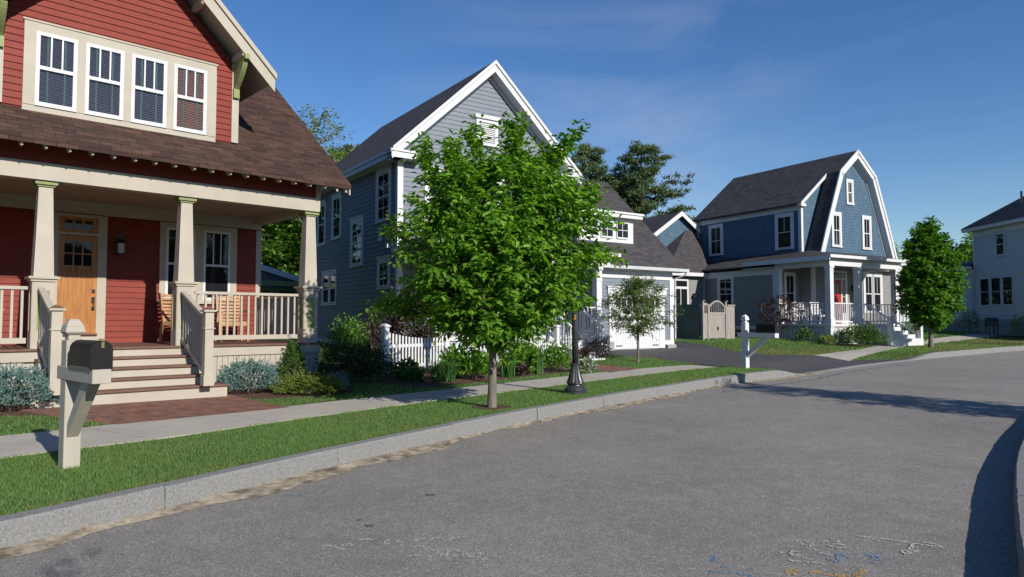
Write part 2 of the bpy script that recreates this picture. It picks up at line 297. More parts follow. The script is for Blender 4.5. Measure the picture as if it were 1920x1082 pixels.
# ------------------------------------------------------------------ terrain function and kerb line
KP = [(-24, -30), (-15.5, -14), (-9.6, -4.2), (-6.42, 0.7), (-3.55, 4.9), (-1.76, 7.72), (0.6, 11.0), (3.1, 14.0), (5.3, 16.45), (7.7, 18.6), (12.1, 22.9), (17.6, 27.3), (23.9, 31.9), (34, 38.0), (48, 43.5), (75, 49), (120, 52)]
def cr(P, n=14):
    out = []
    for i in range(1, len(P) - 2):
        a, b, c, d = P[i - 1], P[i], P[i + 1], P[i + 2]
        for k in range(n):
            t = k / n; out.append(tuple(.5 * ((2 * b[j]) + (-a[j] + c[j]) * t + (2 * a[j] - 5 * b[j] + 4 * c[j] - d[j]) * t * t + (-a[j] + 3 * b[j] - 3 * c[j] + d[j]) * t ** 3) for j in (0, 1)))
    out.append(P[-2]); return out
K = np.array(cr(KP)); KA, KB = K[:-1], K[1:]; KD = KB - KA; KL2 = (KD ** 2).sum(1); KL = np.concatenate([[0], np.cumsum(np.sqrt(KL2))])
def tsv(P):
    P = np.atleast_2d(np.asarray(P, float)); T = np.empty(len(P)); Sg = np.empty(len(P))
    for i0 in range(0, len(P), 20000):
        Q = P[i0:i0 + 20000]; r = Q[:, None, :] - KA[None]; f = np.clip((r * KD).sum(2) / KL2, 0, 1); d = r - f[..., None] * KD; q = (d ** 2).sum(2); j = q.argmin(1); ii = np.arange(len(Q))
        cr_ = KD[j, 0] * r[ii, j, 1] - KD[j, 1] * r[ii, j, 0]
        T[i0:i0 + 20000] = KL[j] + f[ii, j] * np.sqrt(KL2[j]); Sg[i0:i0 + 20000] = np.sign(cr_) * np.sqrt(q[ii, j])
    return T, Sg
def sms(a, b, x): x = np.clip((x - a) / (b - a), 0, 1); return x * x * (3 - 2 * x)
def KH(t):  # kerb height, dropping at the driveway apron
    return .025 + .175 * (1 - sms(38.8, 40.5, t) * (1 - sms(48.8, 51.0, t)))
def Rz(y): return .0105 * np.maximum(y, -8)
def HT(P, ts=None):
    P = np.atleast_2d(np.asarray(P, float)); T, s = tsv(P) if ts is None else ts
    k = KH(T); k = k + (.20 - k) * sms(.3, 2.2, s)
    lot = Rz(P[:, 1]) + k + .20 * sms(3.2, 7.5, s) + .45 * sms(10, 24, s) + .12 * sms(42, 46, T) * sms(2.5, 6, s)
    right = Rz(P[:, 1]) + .17
    return np.where(s > 0, lot, np.where(s < -5.95, right, Rz(P[:, 1])))
def H1(x, y): return float(HT([(x, y)])[0])
def kpt(t, s):
    j = np.clip(np.searchsorted(KL, t) - 1, 0, len(KA) - 1); f = (t - KL[j]) / np.sqrt(KL2[j]); p = KA[j] + f * KD[j]
    # smooth tangent
    t0, t1 = max(t - .6, 0), min(t + .6, KL[-1])
    def q(tt): jj = np.clip(np.searchsorted(KL, tt) - 1, 0, len(KA) - 1); return KA[jj] + (tt - KL[jj]) / np.sqrt(KL2[jj]) * KD[jj]
    d = q(t1) - q(t0); d /= np.hypot(*d); return p[0] - d[1] * s, p[1] + d[0] * s
def strip(name, tl, sl, zf, m, kind='structure', closed=False):
    V = []; 
    for t in tl:
        for s in sl:
            x, y = kpt(t, s); V.append((x, y, zf(x, y, t, s)))
    n = len(sl); F = [[i * n + k, i * n + k + 1, (i + 1) * n + k + 1, (i + 1) * n + k][::-1] for i in range(len(tl) - 1) for k in range(n - 1)]
    o = npmesh(name, V, F, m); o['kind'] = kind; return o
TL = list(np.arange(0, 20, 1.)) + list(np.arange(20, 60, .5)) + list(np.arange(60, KL[-1], 2.)) + [float(KL[-1])]
strip('road', TL, [0.02, -1, -2, -3, -4, -5, -5.97], lambda x, y, t, s: float(Rz(y)), 'road')
def lawnz(x, y, t, s):
    k = KH(t); k = k + (.20 - k) * float(sms(.3, 2.2, s)); return float(Rz(y) + k + .20 * sms(3.2, 7.5, s) + .45 * sms(10, 24, s) + .12 * sms(42, 46, t) * sms(2.5, 6, s)) - (.02 if s < .2 else 0)
strip('lawn', TL, [.148, .3, .6, 1, 1.5, 2, 2.6, 3.2, 3.8, 4.4, 5, 5.6, 6.2, 7, 7.6, 8.5, 10, 12, 14, 16, 18, 20, 22, 24, 30, 45, 80, 140, 260], lawnz, 'lawn')
strip('verge', TL, [-6.10, -6.6, -8, -11, -18, -30], lambda x, y, t, s: float(Rz(y)) + .165, 'lawn')
g = MB(); g.poly([(-1500, -1500, -.6), (1500, -1500, -.6), (1500, 1500, -.6), (-1500, 1500, -.6)]); tag(g.build('ground', 'lawn'), kind='structure')
# kerb stones with joints
def kerb(name, side):
    b = MB(); t = 6.0 if side > 0 else 6.
    r = random.Random(3)
    while t < KL[-1] - 3:
        L = 1.95 if t < 60 else 4; t1 = t + L; n = 16 if t < 45 else 5; base = len(b.v); dz = r.uniform(-.004, .004); ds = r.uniform(-.004, .004)
        for i in range(n + 1):
            tt = t + .003 + (L - .006) * i / n
            kh = float(KH(tt)) if side > 0 else .18
            j_ = [r.uniform(-.005, .005) for _ in range(4)]; prof = [(-.012 + j_[0], -.05), (j_[0] * .6, kh - .020 + dz + j_[1]), (.016 + j_[2], kh + dz + j_[3] * .4), (.15, kh + .003 + dz), (.15, -.05)]
            for s, z in prof:
                ss = s + ds if side > 0 else -5.95 - s
                x, y = kpt(tt, ss); b.v.append((x, y, float(Rz(y)) + z))
        for i in range(n):
            for k in range(4): b.f.append([base + i * 5 + k, base + i * 5 + k + 1, base + (i + 1) * 5 + k + 1, base + (i + 1) * 5 + k])
        b.f.append([base + k for k in range(5)]); b.f.append([base + n * 5 + k for k in range(5)]); t = t1
    tag(b.build(name, 'granite'), kind='structure')
kerb('kerb', 1); kerb('kerb', -1)
# sand washed along the gutter
def sandstrip():
    V = []; F = []; tl = np.arange(8, 42.5, .12); r = random.Random(5); ph = [r.uniform(0, 6) for _ in range(6)]
    for i, t in enumerate(tl):
        w0 = .15 + .07 * math.sin(t * .9 + ph[0]) + .06 * math.sin(t * 2.7 + ph[1]) + .035 * math.sin(t * 7.1 + ph[2]) + .012 * r.uniform(-1, 1)
        if t < 27: w0 += .07
        w0 = max(.025, w0)
        for k in range(4):
            s = .0 - (w0 + .0) * k / 3; x, y = kpt(t, s); V.append((x, y, float(Rz(y)) + [.022, .016, .008, .001][k] * (1 + .3 * r.uniform(-1, 1)) * min(1, w0 / .08) + .003))
    n = 4; F = [[i * n + k, i * n + k + 1, (i + 1) * n + k + 1, (i + 1) * n + k] for i in range(len(tl) - 1) for k in range(3)]
    tag(npmesh('gutter_sand', V, F, 'sand'), kind='structure')
sandstrip()
# long crack in the road beside the driveway apron
b = MB(); r_ = random.Random(8); t = 35.0; pts = []
while t < 47: pts.append((t, -.62 - .12 * math.sin(t * .7) + r_.uniform(-.05, .05))); t += .22
base_ = len(b.v)
for t, s_ in pts:
    w_ = .010 + .010 * r_.random()
    for q in (-w_, w_): x, y = kpt(t, s_ + q); b.v.append((x, y, float(Rz(y)) + .004))
for i in range(len(pts) - 1): b.f.append([2 * i, 2 * i + 1, 2 * i + 3, 2 * i + 2])
M['crack'] = mat('dark crack', (.04, .038, .036), .95, .3, 30)
tag(b.build('road_crack', 'crack'), kind='structure')
# driveway apron band beside the road
strip('road_edge', [40.5 + i * .5 for i in range(24)], [-.02, -.25, -.5], lambda x, y, t, s: float(Rz(y)) + .005, 'seam')
def drape(name, poly, m, off, step=.45, kind='structure', edge=True):
    P = [];
    n = len(poly)
    for i in range(n):
        a, b = np.array(poly[i], float), np.array(poly[(i + 1) % n], float); k = max(1, int(np.linalg.norm(b - a) / step))
        P += [tuple(a + (b - a) * j / k) for j in range(k)]
    nb = len(P); A = np.array(P); lo, hi = A.min(0), A.max(0)
    gx, gy = np.meshgrid(np.arange(lo[0], hi[0], step), np.arange(lo[1], hi[1], step)); G = np.c_[gx.ravel(), gy.ravel()]; G = G[inpoly(G, P)]
    allp = [Vector(p) for p in P] + [Vector(p) for p in G]
    r = delaunay_2d_cdt(allp, [], [list(range(nb))], 1, 1e-4); V2 = np.array([tuple(v) for v in r[0]]); Z = HT(V2) + off
    V = [(V2[i, 0], V2[i, 1], Z[i]) for i in range(len(V2))]; F = [list(f) for f in r[2]]
    if edge:
        cnt = {}
        for f in F:
            for i in range(len(f)): e = (f[i], f[(i + 1) % len(f)]); cnt[e] = 1
        for (a, b) in list(cnt):
            if (b, a) not in cnt:
                k = len(V); V += [(V[a][0], V[a][1], V[a][2] - .1), (V[b][0], V[b][1], V[b][2] - .1)]; F.append([b, a, k, k + 1])
    me = bpy.data.meshes.new(name); me.from_pydata(V, [], F); me.validate(); me.materials.append(M[m]); o = bpy.data.objects.new(name, me); C.objects.link(o); o['kind'] = kind
    return o
def inpoly(G, P):
    G = np.atleast_2d(G); A = np.array(P, float); B = np.roll(A, -1, 0); c = np.zeros(len(G), bool)
    for (x0, y0), (x1, y1) in zip(A, B):
        if y0 == y1: continue
        k = ((G[:, 1] > y0) != (G[:, 1] > y1)) & (G[:, 0] < (x1 - x0) * (G[:, 1] - y0) / (y1 - y0) + x0); c ^= k
    return c
# sidewalk slabs: (t, near s, far s)
SW = [(8, 2.5, 3.95), (22, 2.5, 3.95), (23.5, 2.45, 3.87), (24.9, 2.1, 3.6), (27.3, 2.0, 3.2), (30, 1.78, 2.88), (32.4, 1.72, 2.76), (35.4, 1.64, 2.74), (38.5, 1.66, 2.55)]
def swi(t): 
    a = np.array(SW); return float(np.interp(t, a[:, 0], a[:, 1])), float(np.interp(t, a[:, 0], a[:, 2]))
def slabs(name, fn, t0, t1, L=1.52):
    b = MB(); t = t0
    while t < t1:
        te = min(t + L - .012, t1); base = len(b.v)
        for tt in np.linspace(t, te, 4):
            s0, s1 = fn(tt)
            for s in (s0, (s0 + s1) / 2, s1):
                x, y = kpt(tt, s); z = H1(x, y) + .014; b.v.append((x, y, z))
        for i in range(3):
            for k in range(2): b.f.append([base + i * 3 + k, base + i * 3 + k + 1, base + (i + 1) * 3 + k + 1, base + (i + 1) * 3 + k])
        # side skirts
        for k in (0, 2):
            q = len(b.v)
            for i in range(4): x, y, z = b.v[base + i * 3 + k]; b.v.append((x, y, z - .09))
            for i in range(3): b.f.append([base + i * 3 + k, base + (i + 1) * 3 + k, q + i + 1, q + i])
        for i in (0, 3):
            q = len(b.v)
            for k in range(3): x, y, z = b.v[base + i * 3 + k]; b.v.append((x, y, z - .05))
            for k in range(2): b.f.append([base + i * 3 + k, base + i * 3 + k + 1, q + k + 1, q + k])
        t += L
    return tag(b.build(name, 'concrete'), kind='structure')
slabs('sidewalk', swi, 8, 38.8)
SW2 = [(45.8, .8, 2.0), (47.5, 1.2, 2.2), (49.9, 1.6, 2.6), (51, 1.75, 2.75), (55.2, 2.8, 3.9), (61, 3.6, 4.6), (66, 4.3, 5.3), (75, 6, 7.1)]
slabs('sidewalk', lambda t: (float(np.interp(t, [a[0] for a in SW2], [a[1] for a in SW2])), float(np.interp(t, [a[0] for a in SW2], [a[2] for a in SW2]))), 46.0, 74)
DRIVE = [kpt(39.6, .16), kpt(39.0, 1.9), (5.5, 19.4), (4.55, 21.85), (3.25, 22.0), (2.3, 21.1), (2.6, 24.3), (3.1, 25.2), (4.6, 26.2), (6.75, 27.95), (7.35, 26.6), (7.95, 25.0), (9.4, 24.2), (10.9, 23.95), kpt(46.0, .9), kpt(48.4, .45), kpt(49.8, .16), kpt(48, .16), kpt(45, .16), kpt(42, .16)]
drape('driveway', DRIVE, 'drive', .012)
BRICK1 = [(-3.41, 10.72), (-5.1, 9.06), (-6.9, 9.7), (-4.9, 11.95)]
drape('brick_path', BRICK1, 'brick', .016, .3)
BRICK2 = [(3.4, 18.25), (2.4, 17.0), (1.75, 18.6), (1.0, 20.2), (1.9, 20.9), (2.1, 19.9)]
drape('brick_path', BRICK2, 'brick', .014, .3)
BEDS = [[(-8.5, 9.3), (-6.9, 9.25), (-6.3, 9.45), (-7.0, 10.2), (-9.5, 10.8)], [(-4.85, 11.75), (-4.2, 11.55), (-3.4, 12.1), (-2.9, 12.7), (-3.1, 13.6), (-4.3, 13.5), (-5.0, 12.7)],
        [(-2.9, 14.2), (-1.75, 13.55), (-.55, 14.75), (.5, 16.15), (1.45, 17.2), (1.6, 18.3), (.9, 19.6), (0, 18.2), (-2.5, 15.7)]]
for b_ in BEDS: drape('mulch_bed', b_, 'mulch', .01, .35)
a_ = np.linspace(0, 2 * math.pi, 17)[:-1]
TREE0 = (-.31, 10.75)
RING = [(TREE0[0] + .30 * math.cos(t) * (1 + .1 * math.sin(3 * t)), TREE0[1] + .30 * math.sin(t)) for t in a_]
drape('tree_mulch', RING, 'mulch', .012, .15)

# ------------------------------------------------------------------ grass blades (uncountable)
def grass(name, tr, sr, dens, hh, ww, m, dry=0, seed=1, excl=()):
    r = np.random.default_rng(seed); area = (tr[1] - tr[0]) * (sr[1] - sr[0]); n = int(area * dens)
    t = r.uniform(*tr, n); s = r.uniform(*sr, n)
    j = np.clip(np.searchsorted(KL, t) - 1, 0, len(KA) - 1); f = (t - KL[j]) / np.sqrt(KL2[j]); p = KA[j] + f[:, None] * KD[j]; d = KD[j] / np.sqrt(KL2[j])[:, None]
    P = np.c_[p[:, 0] - d[:, 1] * s, p[:, 1] + d[:, 0] * s]
    keep = np.ones(n, bool)
    SWa = np.array(SW); lo, hi = np.interp(t, SWa[:, 0], SWa[:, 1]), np.interp(t, SWa[:, 0], SWa[:, 2]); keep &= ~((s > lo - .01 + .02 * np.sin(t * 9)) & (s < hi + .0) & (t < 38.9))
    S2 = np.array(SW2); lo, hi = np.interp(t, S2[:, 0], S2[:, 1]), np.interp(t, S2[:, 0], S2[:, 2]); keep &= ~((s > lo) & (s < hi) & (t > 45.9))
    for q in [DRIVE, BRICK1, BRICK2, RING] + BEDS + list(excl): keep &= ~inpoly(P, q)
    # keep out of houses
    keep &= (P[:, 0] > -9) & (P[:, 1] > 4)
    cx = P[:, 0] / np.maximum(P[:, 1], .1); keep &= (cx > -.80) & (cx < .80)
    if dry:
        q = np.sin(P[:, 0] * 1.3 + 1) * np.sin(P[:, 1] * 1.1) + np.sin(P[:, 0] * .5 + P[:, 1] * .37) + .9 * r.standard_normal(n) * .6; edge = np.exp(-((s - .15) / .25) ** 2) * 1.3
        k2 = (q + edge) > dry; keep &= k2
    P, s, t = P[keep], s[keep], t[keep]; n = len(P)
    if not n: return None
    z = HT(P, (t, s)) - .004
    patch = .75 + .35 * (np.sin(P[:, 0] * 2.1) * np.sin(P[:, 1] * 1.7 + .6) * .5 + .5)
    h = hh * r.uniform(.55, 1.15, n) * patch; wd = ww * r.uniform(.7, 1.2, n); a = r.uniform(0, 2 * math.pi, n); l = r.uniform(.1, .75, n) * h; la = r.uniform(0, 2 * math.pi, n)
    V = np.empty((n, 3, 3)); V[:, 0] = np.c_[P[:, 0] - np.cos(a) * wd / 2, P[:, 1] - np.sin(a) * wd / 2, z]; V[:, 1] = np.c_[P[:, 0] + np.cos(a) * wd / 2, P[:, 1] + np.sin(a) * wd / 2, z]; V[:, 2] = np.c_[P[:, 0] + np.cos(la) * l, P[:, 1] + np.sin(la) * l, z + h]
    F = np.arange(n * 3).reshape(n, 3)
    return V.reshape(-1, 3), F
def grasses(name, specs, m, label):
    Vs, Fs, k = [], [], 0
    for sp in specs:
        r = grass(name, *sp)
        if r is None: continue
        Vs.append(r[0]); Fs.append(r[1] + k); k += len(r[0])
    o = npmesh(name, np.concatenate(Vs), np.concatenate(Fs), m); tag(o, label, 'grass', kind='stuff'); return o
HOUSEX = [[(-9.5, 9.2), (-2.7, 14.1), (-9.5, 21)], [(-3.6, 20.6), (7.0, 27.7), (5, 32), (-9, 29)]]
grasses('grass', [((20.5, 27), (.13, 2.6), 6500, .040, .0055, 'b', 0, 1, HOUSEX), ((27, 34), (.13, 2.2), 3600, .042, .008, 'b', 0, 2, HOUSEX), ((34, 41.5), (.13, 2.0), 1700, .045, .012, 'b', 0, 3, HOUSEX),
                  ((21, 28.5), (3.3, 6.5), 1900, .05, .010, 'b', 0, 4, HOUSEX), ((28.5, 42), (2.5, 8), 700, .055, .015, 'b', 0, 5, HOUSEX), ((44, 60), (.2, 9), 260, .06, .026, 'b', 0, 6, HOUSEX), ((60, 80), (3, 20), 50, .09, .06, 'b', 0, 7, HOUSEX)], 'blade', 'short green lawn grass along the sidewalk and verge')
grasses('dry_grass', [((20.5, 27), (.13, 2.4), 2200, .04, .0055, 'b', 1.5, 11, HOUSEX), ((27, 41.5), (.13, 2.3), 1100, .042, .009, 'b', 1.6, 12, HOUSEX), ((44, 70), (.2, 4.5), 300, .06, .03, 'b', .25, 13, HOUSEX)], 'dryblade', 'dry straw coloured grass beside the kerb')

# ------------------------------------------------------------------ building pieces
SPLIT = {'corner_board': 'corner_board', 'dormer_corner_board': 'dormer_corner_board', 'lookout_blocks': 'lookout_block', 'rafter_tails': 'rafter_tail', 'stone_pier': 'stone_pier'}
class House:
    def __init__(s, name, x, y, az, g, label, cat='house'):
        s.e = empty(name, (x, y, g), az, label, cat); s.g = g
    def part(s, b, name, m, parent=None, label=None, smooth=False, bevel=0):
        if name in SPLIT:
            par = list(range(len(b.v)))
            def fd(i):
                while par[i] != i: par[i] = par[par[i]]; i = par[i]
                return i
            for f in b.f:
                for i in f[1:]: par[fd(i)] = fd(f[0])
            gr = {}
            for f in b.f: gr.setdefault(fd(f[0]), []).append(f)
            for fs in gr.values():
                ids = sorted({i for f in fs for i in f}); mp = {i: k for k, i in enumerate(ids)}; c = MB(); c.v = [b.v[i] for i in ids]; c.f = [[mp[i] for i in f] for f in fs]; o = c.build(SPLIT[name], m, parent or s.e, -s.g, smooth, bevel)
            return o
        o = b.build(name, m, parent or s.e, -s.g, smooth, bevel)
        if label: o['label'] = label
        return o
def window(H, w, a0, a1, z0, z1, cas=.1, up=(2, 1), lo=(2, 1), cm='white', sm='white', cap=True, blind=None, tall=True, casing=True, sashw=.05, split=True, curtain=False):
    """a0..z1: sash opening; up/lo: panes (columns, rows) of each sash"""
    b = MB()
    if casing:
        b.wbox(w, a0 - cas, a0, 0, .055, z0 - .02, z1); b.wbox(w, a1, a1 + cas, 0, .055, z0 - .02, z1)
        b.wbox(w, a0 - cas, a1 + cas, 0, .055, z1, z1 + cas * 1.15)
        if cap: b.wbox(w, a0 - cas - .04, a1 + cas + .04, 0, .085, z1 + cas * 1.15, z1 + cas * 1.15 + .045)
        b.wbox(w, a0 - cas - .02, a1 + cas + .02, 0, .075, z0 - .065, z0 - .02); f = H.part(b, 'window', cm)
    s = MB(); o0, o1 = .010, .042; zm = (z0 + z1) / 2; t = sashw
    s.wbox(w, a0, a0 + t, o0, o1, z0, z1); s.wbox(w, a1 - t, a1, o0, o1, z0, z1); s.wbox(w, a0 + t, a1 - t, o0, o1, z1 - t, z1); s.wbox(w, a0 + t, a1 - t, o0, o1, z0 - .02 if not casing else z0, z0 + t * 1.2)
    if split: s.wbox(w, a0 + t, a1 - t, o0, o1 + .004, zm - t * .45, zm + t * .45)
    def munt(zb, zt, n):
        for i in range(1, n[0]): a = a0 + t + (a1 - a0 - 2 * t) * i / n[0]; s.wbox(w, a - .011, a + .011, o0 + .004, o1 - .008, zb, zt)
        for i in range(1, n[1]): z = zb + (zt - zb) * i / n[1]; s.wbox(w, a0 + t, a1 - t, o0 + .005, o1 - .009, z - .011, z + .011)
    if split: munt(zm + t * .45, z1 - t, up); munt(z0 + t * 1.2, zm - t * .45, lo)
    else: munt(z0 + t * 1.2, z1 - t, up)
    if not casing: f = H.part(s, 'window', sm)
    else: H.part(s, 'sash', sm, f)
    p = MB(); p.wbox(w, a0 + .02, a1 - .02, .0, .026, z0 + .02, z1 - .02); H.part(p, 'pane', 'clear' if blind or curtain else 'glass', f)
    if curtain:
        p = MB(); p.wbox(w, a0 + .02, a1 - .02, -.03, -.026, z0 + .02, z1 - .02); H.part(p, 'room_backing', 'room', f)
    return f
def blindwindow(H, w, a0, a1, z0, z1, lit=False):
    """a sash window whose clear pane shows slatted blinds"""
    f = MB(); o0, o1, t = .022, .07, .055; zm = (z0 + z1) / 2 + .02
    f.wbox(w, a0, a0 + t, o0, o1, z0, z1); f.wbox(w, a1 - t, a1, o0, o1, z0, z1); f.wbox(w, a0 + t, a1 - t, o0, o1, z1 - t, z1); f.wbox(w, a0 + t, a1 - t, o0, o1, z0, z0 + t * 1.2); f.wbox(w, a0 + t, a1 - t, .044, o1 + .008, zm - .028, zm + .028)
    for i in (1, 2): a = a0 + t + (a1 - a0 - 2 * t) * i / 3; f.wbox(w, a - .012, a + .012, .052, .064, zm + .028, z1 - t)
    f = H.part(f, 'window', 'white')
    p = MB(); p.wbox(w, a0 + t, a1 - t, .049, .051, z0 + t * 1.2, z1 - t); H.part(p, 'pane', 'clear', f)
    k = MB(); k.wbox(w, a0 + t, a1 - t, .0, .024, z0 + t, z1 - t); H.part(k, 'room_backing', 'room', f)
    b = MB(); z = z0 + .09
    while z < z1 - t - .01:
        q = [w.pt(a0 + t, .042, z), w.pt(a1 - t, .042, z), w.pt(a1 - t, .028, z + .021), w.pt(a0 + t, .028, z + .021)]; b.poly(q); z += .030
    H.part(b, 'blind', 'litblind' if lit else 'blind', f)
    b = MB()
    for fr in (.24, .76): a = a0 + t + (a1 - a0 - 2 * t) * fr; b.wbox(w, a - .014, a + .014, .0435, .0455, z0 + .08, z1 - t)
    H.part(b, 'blind_tape', 'tape', f)
def railing(H, p, q, zt, zb, m='cream', n=None, name='railing', w=.035, pitch=.125, topw=.09, zt2=None, zb2=None, parent=None):
    """p,q: (u,v); rails from zb to zt at p and zb2..zt2 at q"""
    b = MB(); zt2 = zt if zt2 is None else zt2; zb2 = zb if zb2 is None else zb2; L = math.dist(p, q)
    b.bar((*p, zt), (*q, zt2), topw, .05); b.bar((*p, zb), (*q, zb2), .05, .085)
    n = n or int(L / pitch)
    for i in range(n):
        f = (i + .5) / n; x = p[0] + (q[0] - p[0]) * f; y = p[1] + (q[1] - p[1]) * f; b.box(x - w / 2, x + w / 2, y - w / 2, y + w / 2, zb + (zb2 - zb) * f + .03, zt + (zt2 - zt) * f - .02)
    return H.part(b, name, m, parent)

# ------------------------------------------------------------------ the red house
AZR = math.atan2(1300, 1390)
RH = House('red_house', -3.88, 14.0, AZR, .40, 'barn red clapboard house with cream trim, brown shingle roof and front porch', 'house')
U0 = -11.0; FZ = 1.22; F2 = WF('F', 2.67); P = RH.part
# porch
P(MB().box(U0, .04, -.035, 2.67, FZ - .035, FZ), 'porch_floor', 'brown')
b = MB(); b.box(U0, .02, 0, .03, FZ - .20, FZ - .035); b.box(-.01, .02, .03, 2.67, FZ - .20, FZ - .035); P(b, 'porch_fascia', 'cream')
b = MB(); u = U0
while u < .0:
    if not (-4.95 < u < -2.35): b.box(u, min(u + .092, 0), .03, .05, .3, FZ - .20)
    u += .1
v = .05
while v < 2.6: b.box(-.035, -.015, v, v + .092, .3, FZ - .2); v += .1
b.box(U0, -.02, .052, .06, .3, FZ - .21); P(b, 'porch_skirt', 'cream')
b = MB(); b.box(U0, -.02, 0.0, .26, 3.86, 4.13); b.box(-.26, -.02, .26, 2.66, 3.86, 4.13); P(b, 'porch_beam', 'cream')
P(MB().box(U0, -.26, .26, 2.67, 3.98, 4.0), 'porch_ceiling', 'ceil')
P(MB().box(U0, -.03, .06, .12, 4.13, 4.42), 'upper_fascia', 'red')
b = MB(); b.box(-.10, .0, .02, .14, 4.13, 4.40); P(b, 'corner_board', 'cream')
def pedestal(cu):
    cv = .19; b = MB(); a = .185
    b.taper(cu, cv, FZ, 2.29, .28, .28)
    b.box(cu - .205, cu + .205, cv - .205, cv + .205, 2.31, 2.345); b.box(cu - .175, cu + .175, cv - .175, cv + .175, 2.27, 2.31)
    b.taper(cu, cv, 2.345, 3.77, .27, .19)
    h = .14
    for s in (-1, 1):
        b.box(cu + s * .11 - .03, cu + s * .11 + .03, cv - h - .012, cv - h, FZ, 2.27); b.box(cu + s * .11 - .03, cu + s * .11 + .03, cv + h, cv + h + .012, FZ, 2.27)
        b.box(cu - h - .012, cu - h, cv + s * .11 - .03, cv + s * .11 + .03, FZ, 2.27)
    for z0, z1 in ((FZ, FZ + .28), (2.12, 2.27)): b.box(cu - .08, cu + .08, cv - h - .011, cv - h, z0, z1); b.box(cu - h - .011, cu - h, cv - .08, cv + .08, z0, z1)
    c = P(b, 'porch_column', 'cream')
    b = MB(); b.box(cu - .12, cu + .12, cv - .12, cv + .12, 3.77, 3.80); b.box(cu - .15, cu + .15, cv - .15, cv + .15, 3.80, 3.86); P(b, 'capital', 'green', c)
    b = MB(); b.box(cu - .08, cu + .08, cv - .145, cv - .139, FZ + .28, 2.12); b.box(cu - .145, cu - .139, cv - .08, cv + .08, FZ + .28, 2.12); P(b, 'inset_panel', 'green', c)
for cu in (-.17, -2.56, -4.68, -7.9): pedestal(cu)
railing(RH, (-.39, .19), (-2.37, .19), 2.165, 1.345); railing(RH, (-4.87, .19), (-7.7, .19), 2.165, 1.345)
railing(RH, (-.2, .4), (-.2, 2.6), 2.165, 1.345)
# steps
b = MB(); tr = MB()
for k in range(5):
    z1 = FZ - .154 * k; v0 = -.28 * k; ext = (-4.98, -2.24) if k == 4 else (-4.76, -2.47)
    if k: b.box(*ext, v0 + .02, v0 + .30, .28, z1 - .03); tr.box(ext[0] - .02, ext[1] + .02, v0 - .02, v0 + .3, z1 - .032, z1)
b.box(-4.76, -2.47, .0 + .002, .052, .6, FZ - .2); P(b, 'porch_steps', 'cream'); P(tr, 'step_tread', 'brown')
for cu in (-2.62, -4.72):
    b = MB(); cv = -1.24; z0 = FZ - .154 * 4
    b.taper(cu, cv, z0, z0 + .17, .165, .165); b.taper(cu, cv, z0 + .17, 1.80, .135, .135); b.box(cu - .085, cu + .085, cv - .085, cv + .085, 1.52, 1.54); b.box(cu - .1, cu + .1, cv - .1, cv + .1, 1.80, 1.83)
    nw = P(b, 'newel_post', 'cream'); P(MB().taper(cu, cv, 1.83, 1.88, .16, .04), 'newel_cap', 'brown', nw)
    railing(RH, (cu, -.01), (cu, -1.17), 2.15, 1.33, zt2=1.70, zb2=.80, name='stair_rail', pitch=.12)
# front wall of the house
b = MB(); b.box(U0, -.1, 2.67, 10.6, .35, 3.98); b.box(U0, -.1, 3.0, 10.6, 3.98, 4.35); P(b, 'wall', 'red')
b = MB(); b.lap(F2, FZ, 3.72, U0, -.22, .112); P(b, 'clapboard_siding', 'red')
P(MB().wbox(F2, U0, -.1, 0, .03, 3.74, 3.98), 'frieze_board', 'cream'); P(MB().wbox(F2, -.22, -.1, 0, .035, FZ, 3.72), 'corner_board', 'cream')
# door
FD = WF('F', 2.65)
d0, d1, dz0, dz1 = -4.06, -3.40, FZ + .19, 3.30
b = MB(); b.wbox(FD, d0 - .16, d0, 0, .05, FZ, 3.72); b.wbox(FD, d1, d1 + .16, 0, .05, FZ, 3.72); b.wbox(FD, d0, d1, 0, .05, 3.66, 3.72); b.wbox(FD, d0, d1, 0, .04, FZ, dz0 - .03); b.wbox(FD, d0, d1, 0, .05, dz1 + .01, dz1 + .06); P(b, 'door_frame', 'cream')
b = MB(); b.wbox(FD, d0, d1, 0, .02, dz0, dz1)
for a in (d0, d1 - .1): b.wbox(FD, a, a + .1, .02, .034, dz0, dz1)
b.wbox(FD, d0 + .1, d1 - .1, .02, .034, dz0, dz0 + .2); b.wbox(FD, d0 + .1, d1 - .1, .02, .034, 2.66, 2.72); b.wbox(FD, d0 + .1, d1 - .1, .02, .034, dz1 - .1, dz1); b.wbox(FD, d0 + .07, d1 - .07, .034, .055, 2.66, 2.69)
for i in range(5): a = d0 + .13 + i * (d1 - d0 - .29) / 4; b.wbox(FD, a, a + .045, .034, .05, 2.60, 2.66)
for i in (1, 2): a = d0 + .1 + (d1 - d0 - .2) * i / 3; b.wbox(FD, a - .012, a + .012, .02, .032, 2.72, dz1 - .1)
b.wbox(FD, d0 + .1, d1 - .1, .02, .031, 2.94, 2.965)
for i in range(1, 6): a = d0 + .1 + (d1 - d0 - .2) * i / 6; b.wbox(FD, a - .003, a + .003, .02, .023, dz0 + .2, 2.6)
dr = P(b, 'front_door', 'door'); P(MB().wbox(FD, d0 + .1, d1 - .1, .02, .024, 2.72, dz1 - .1), 'pane', 'glass', dr)
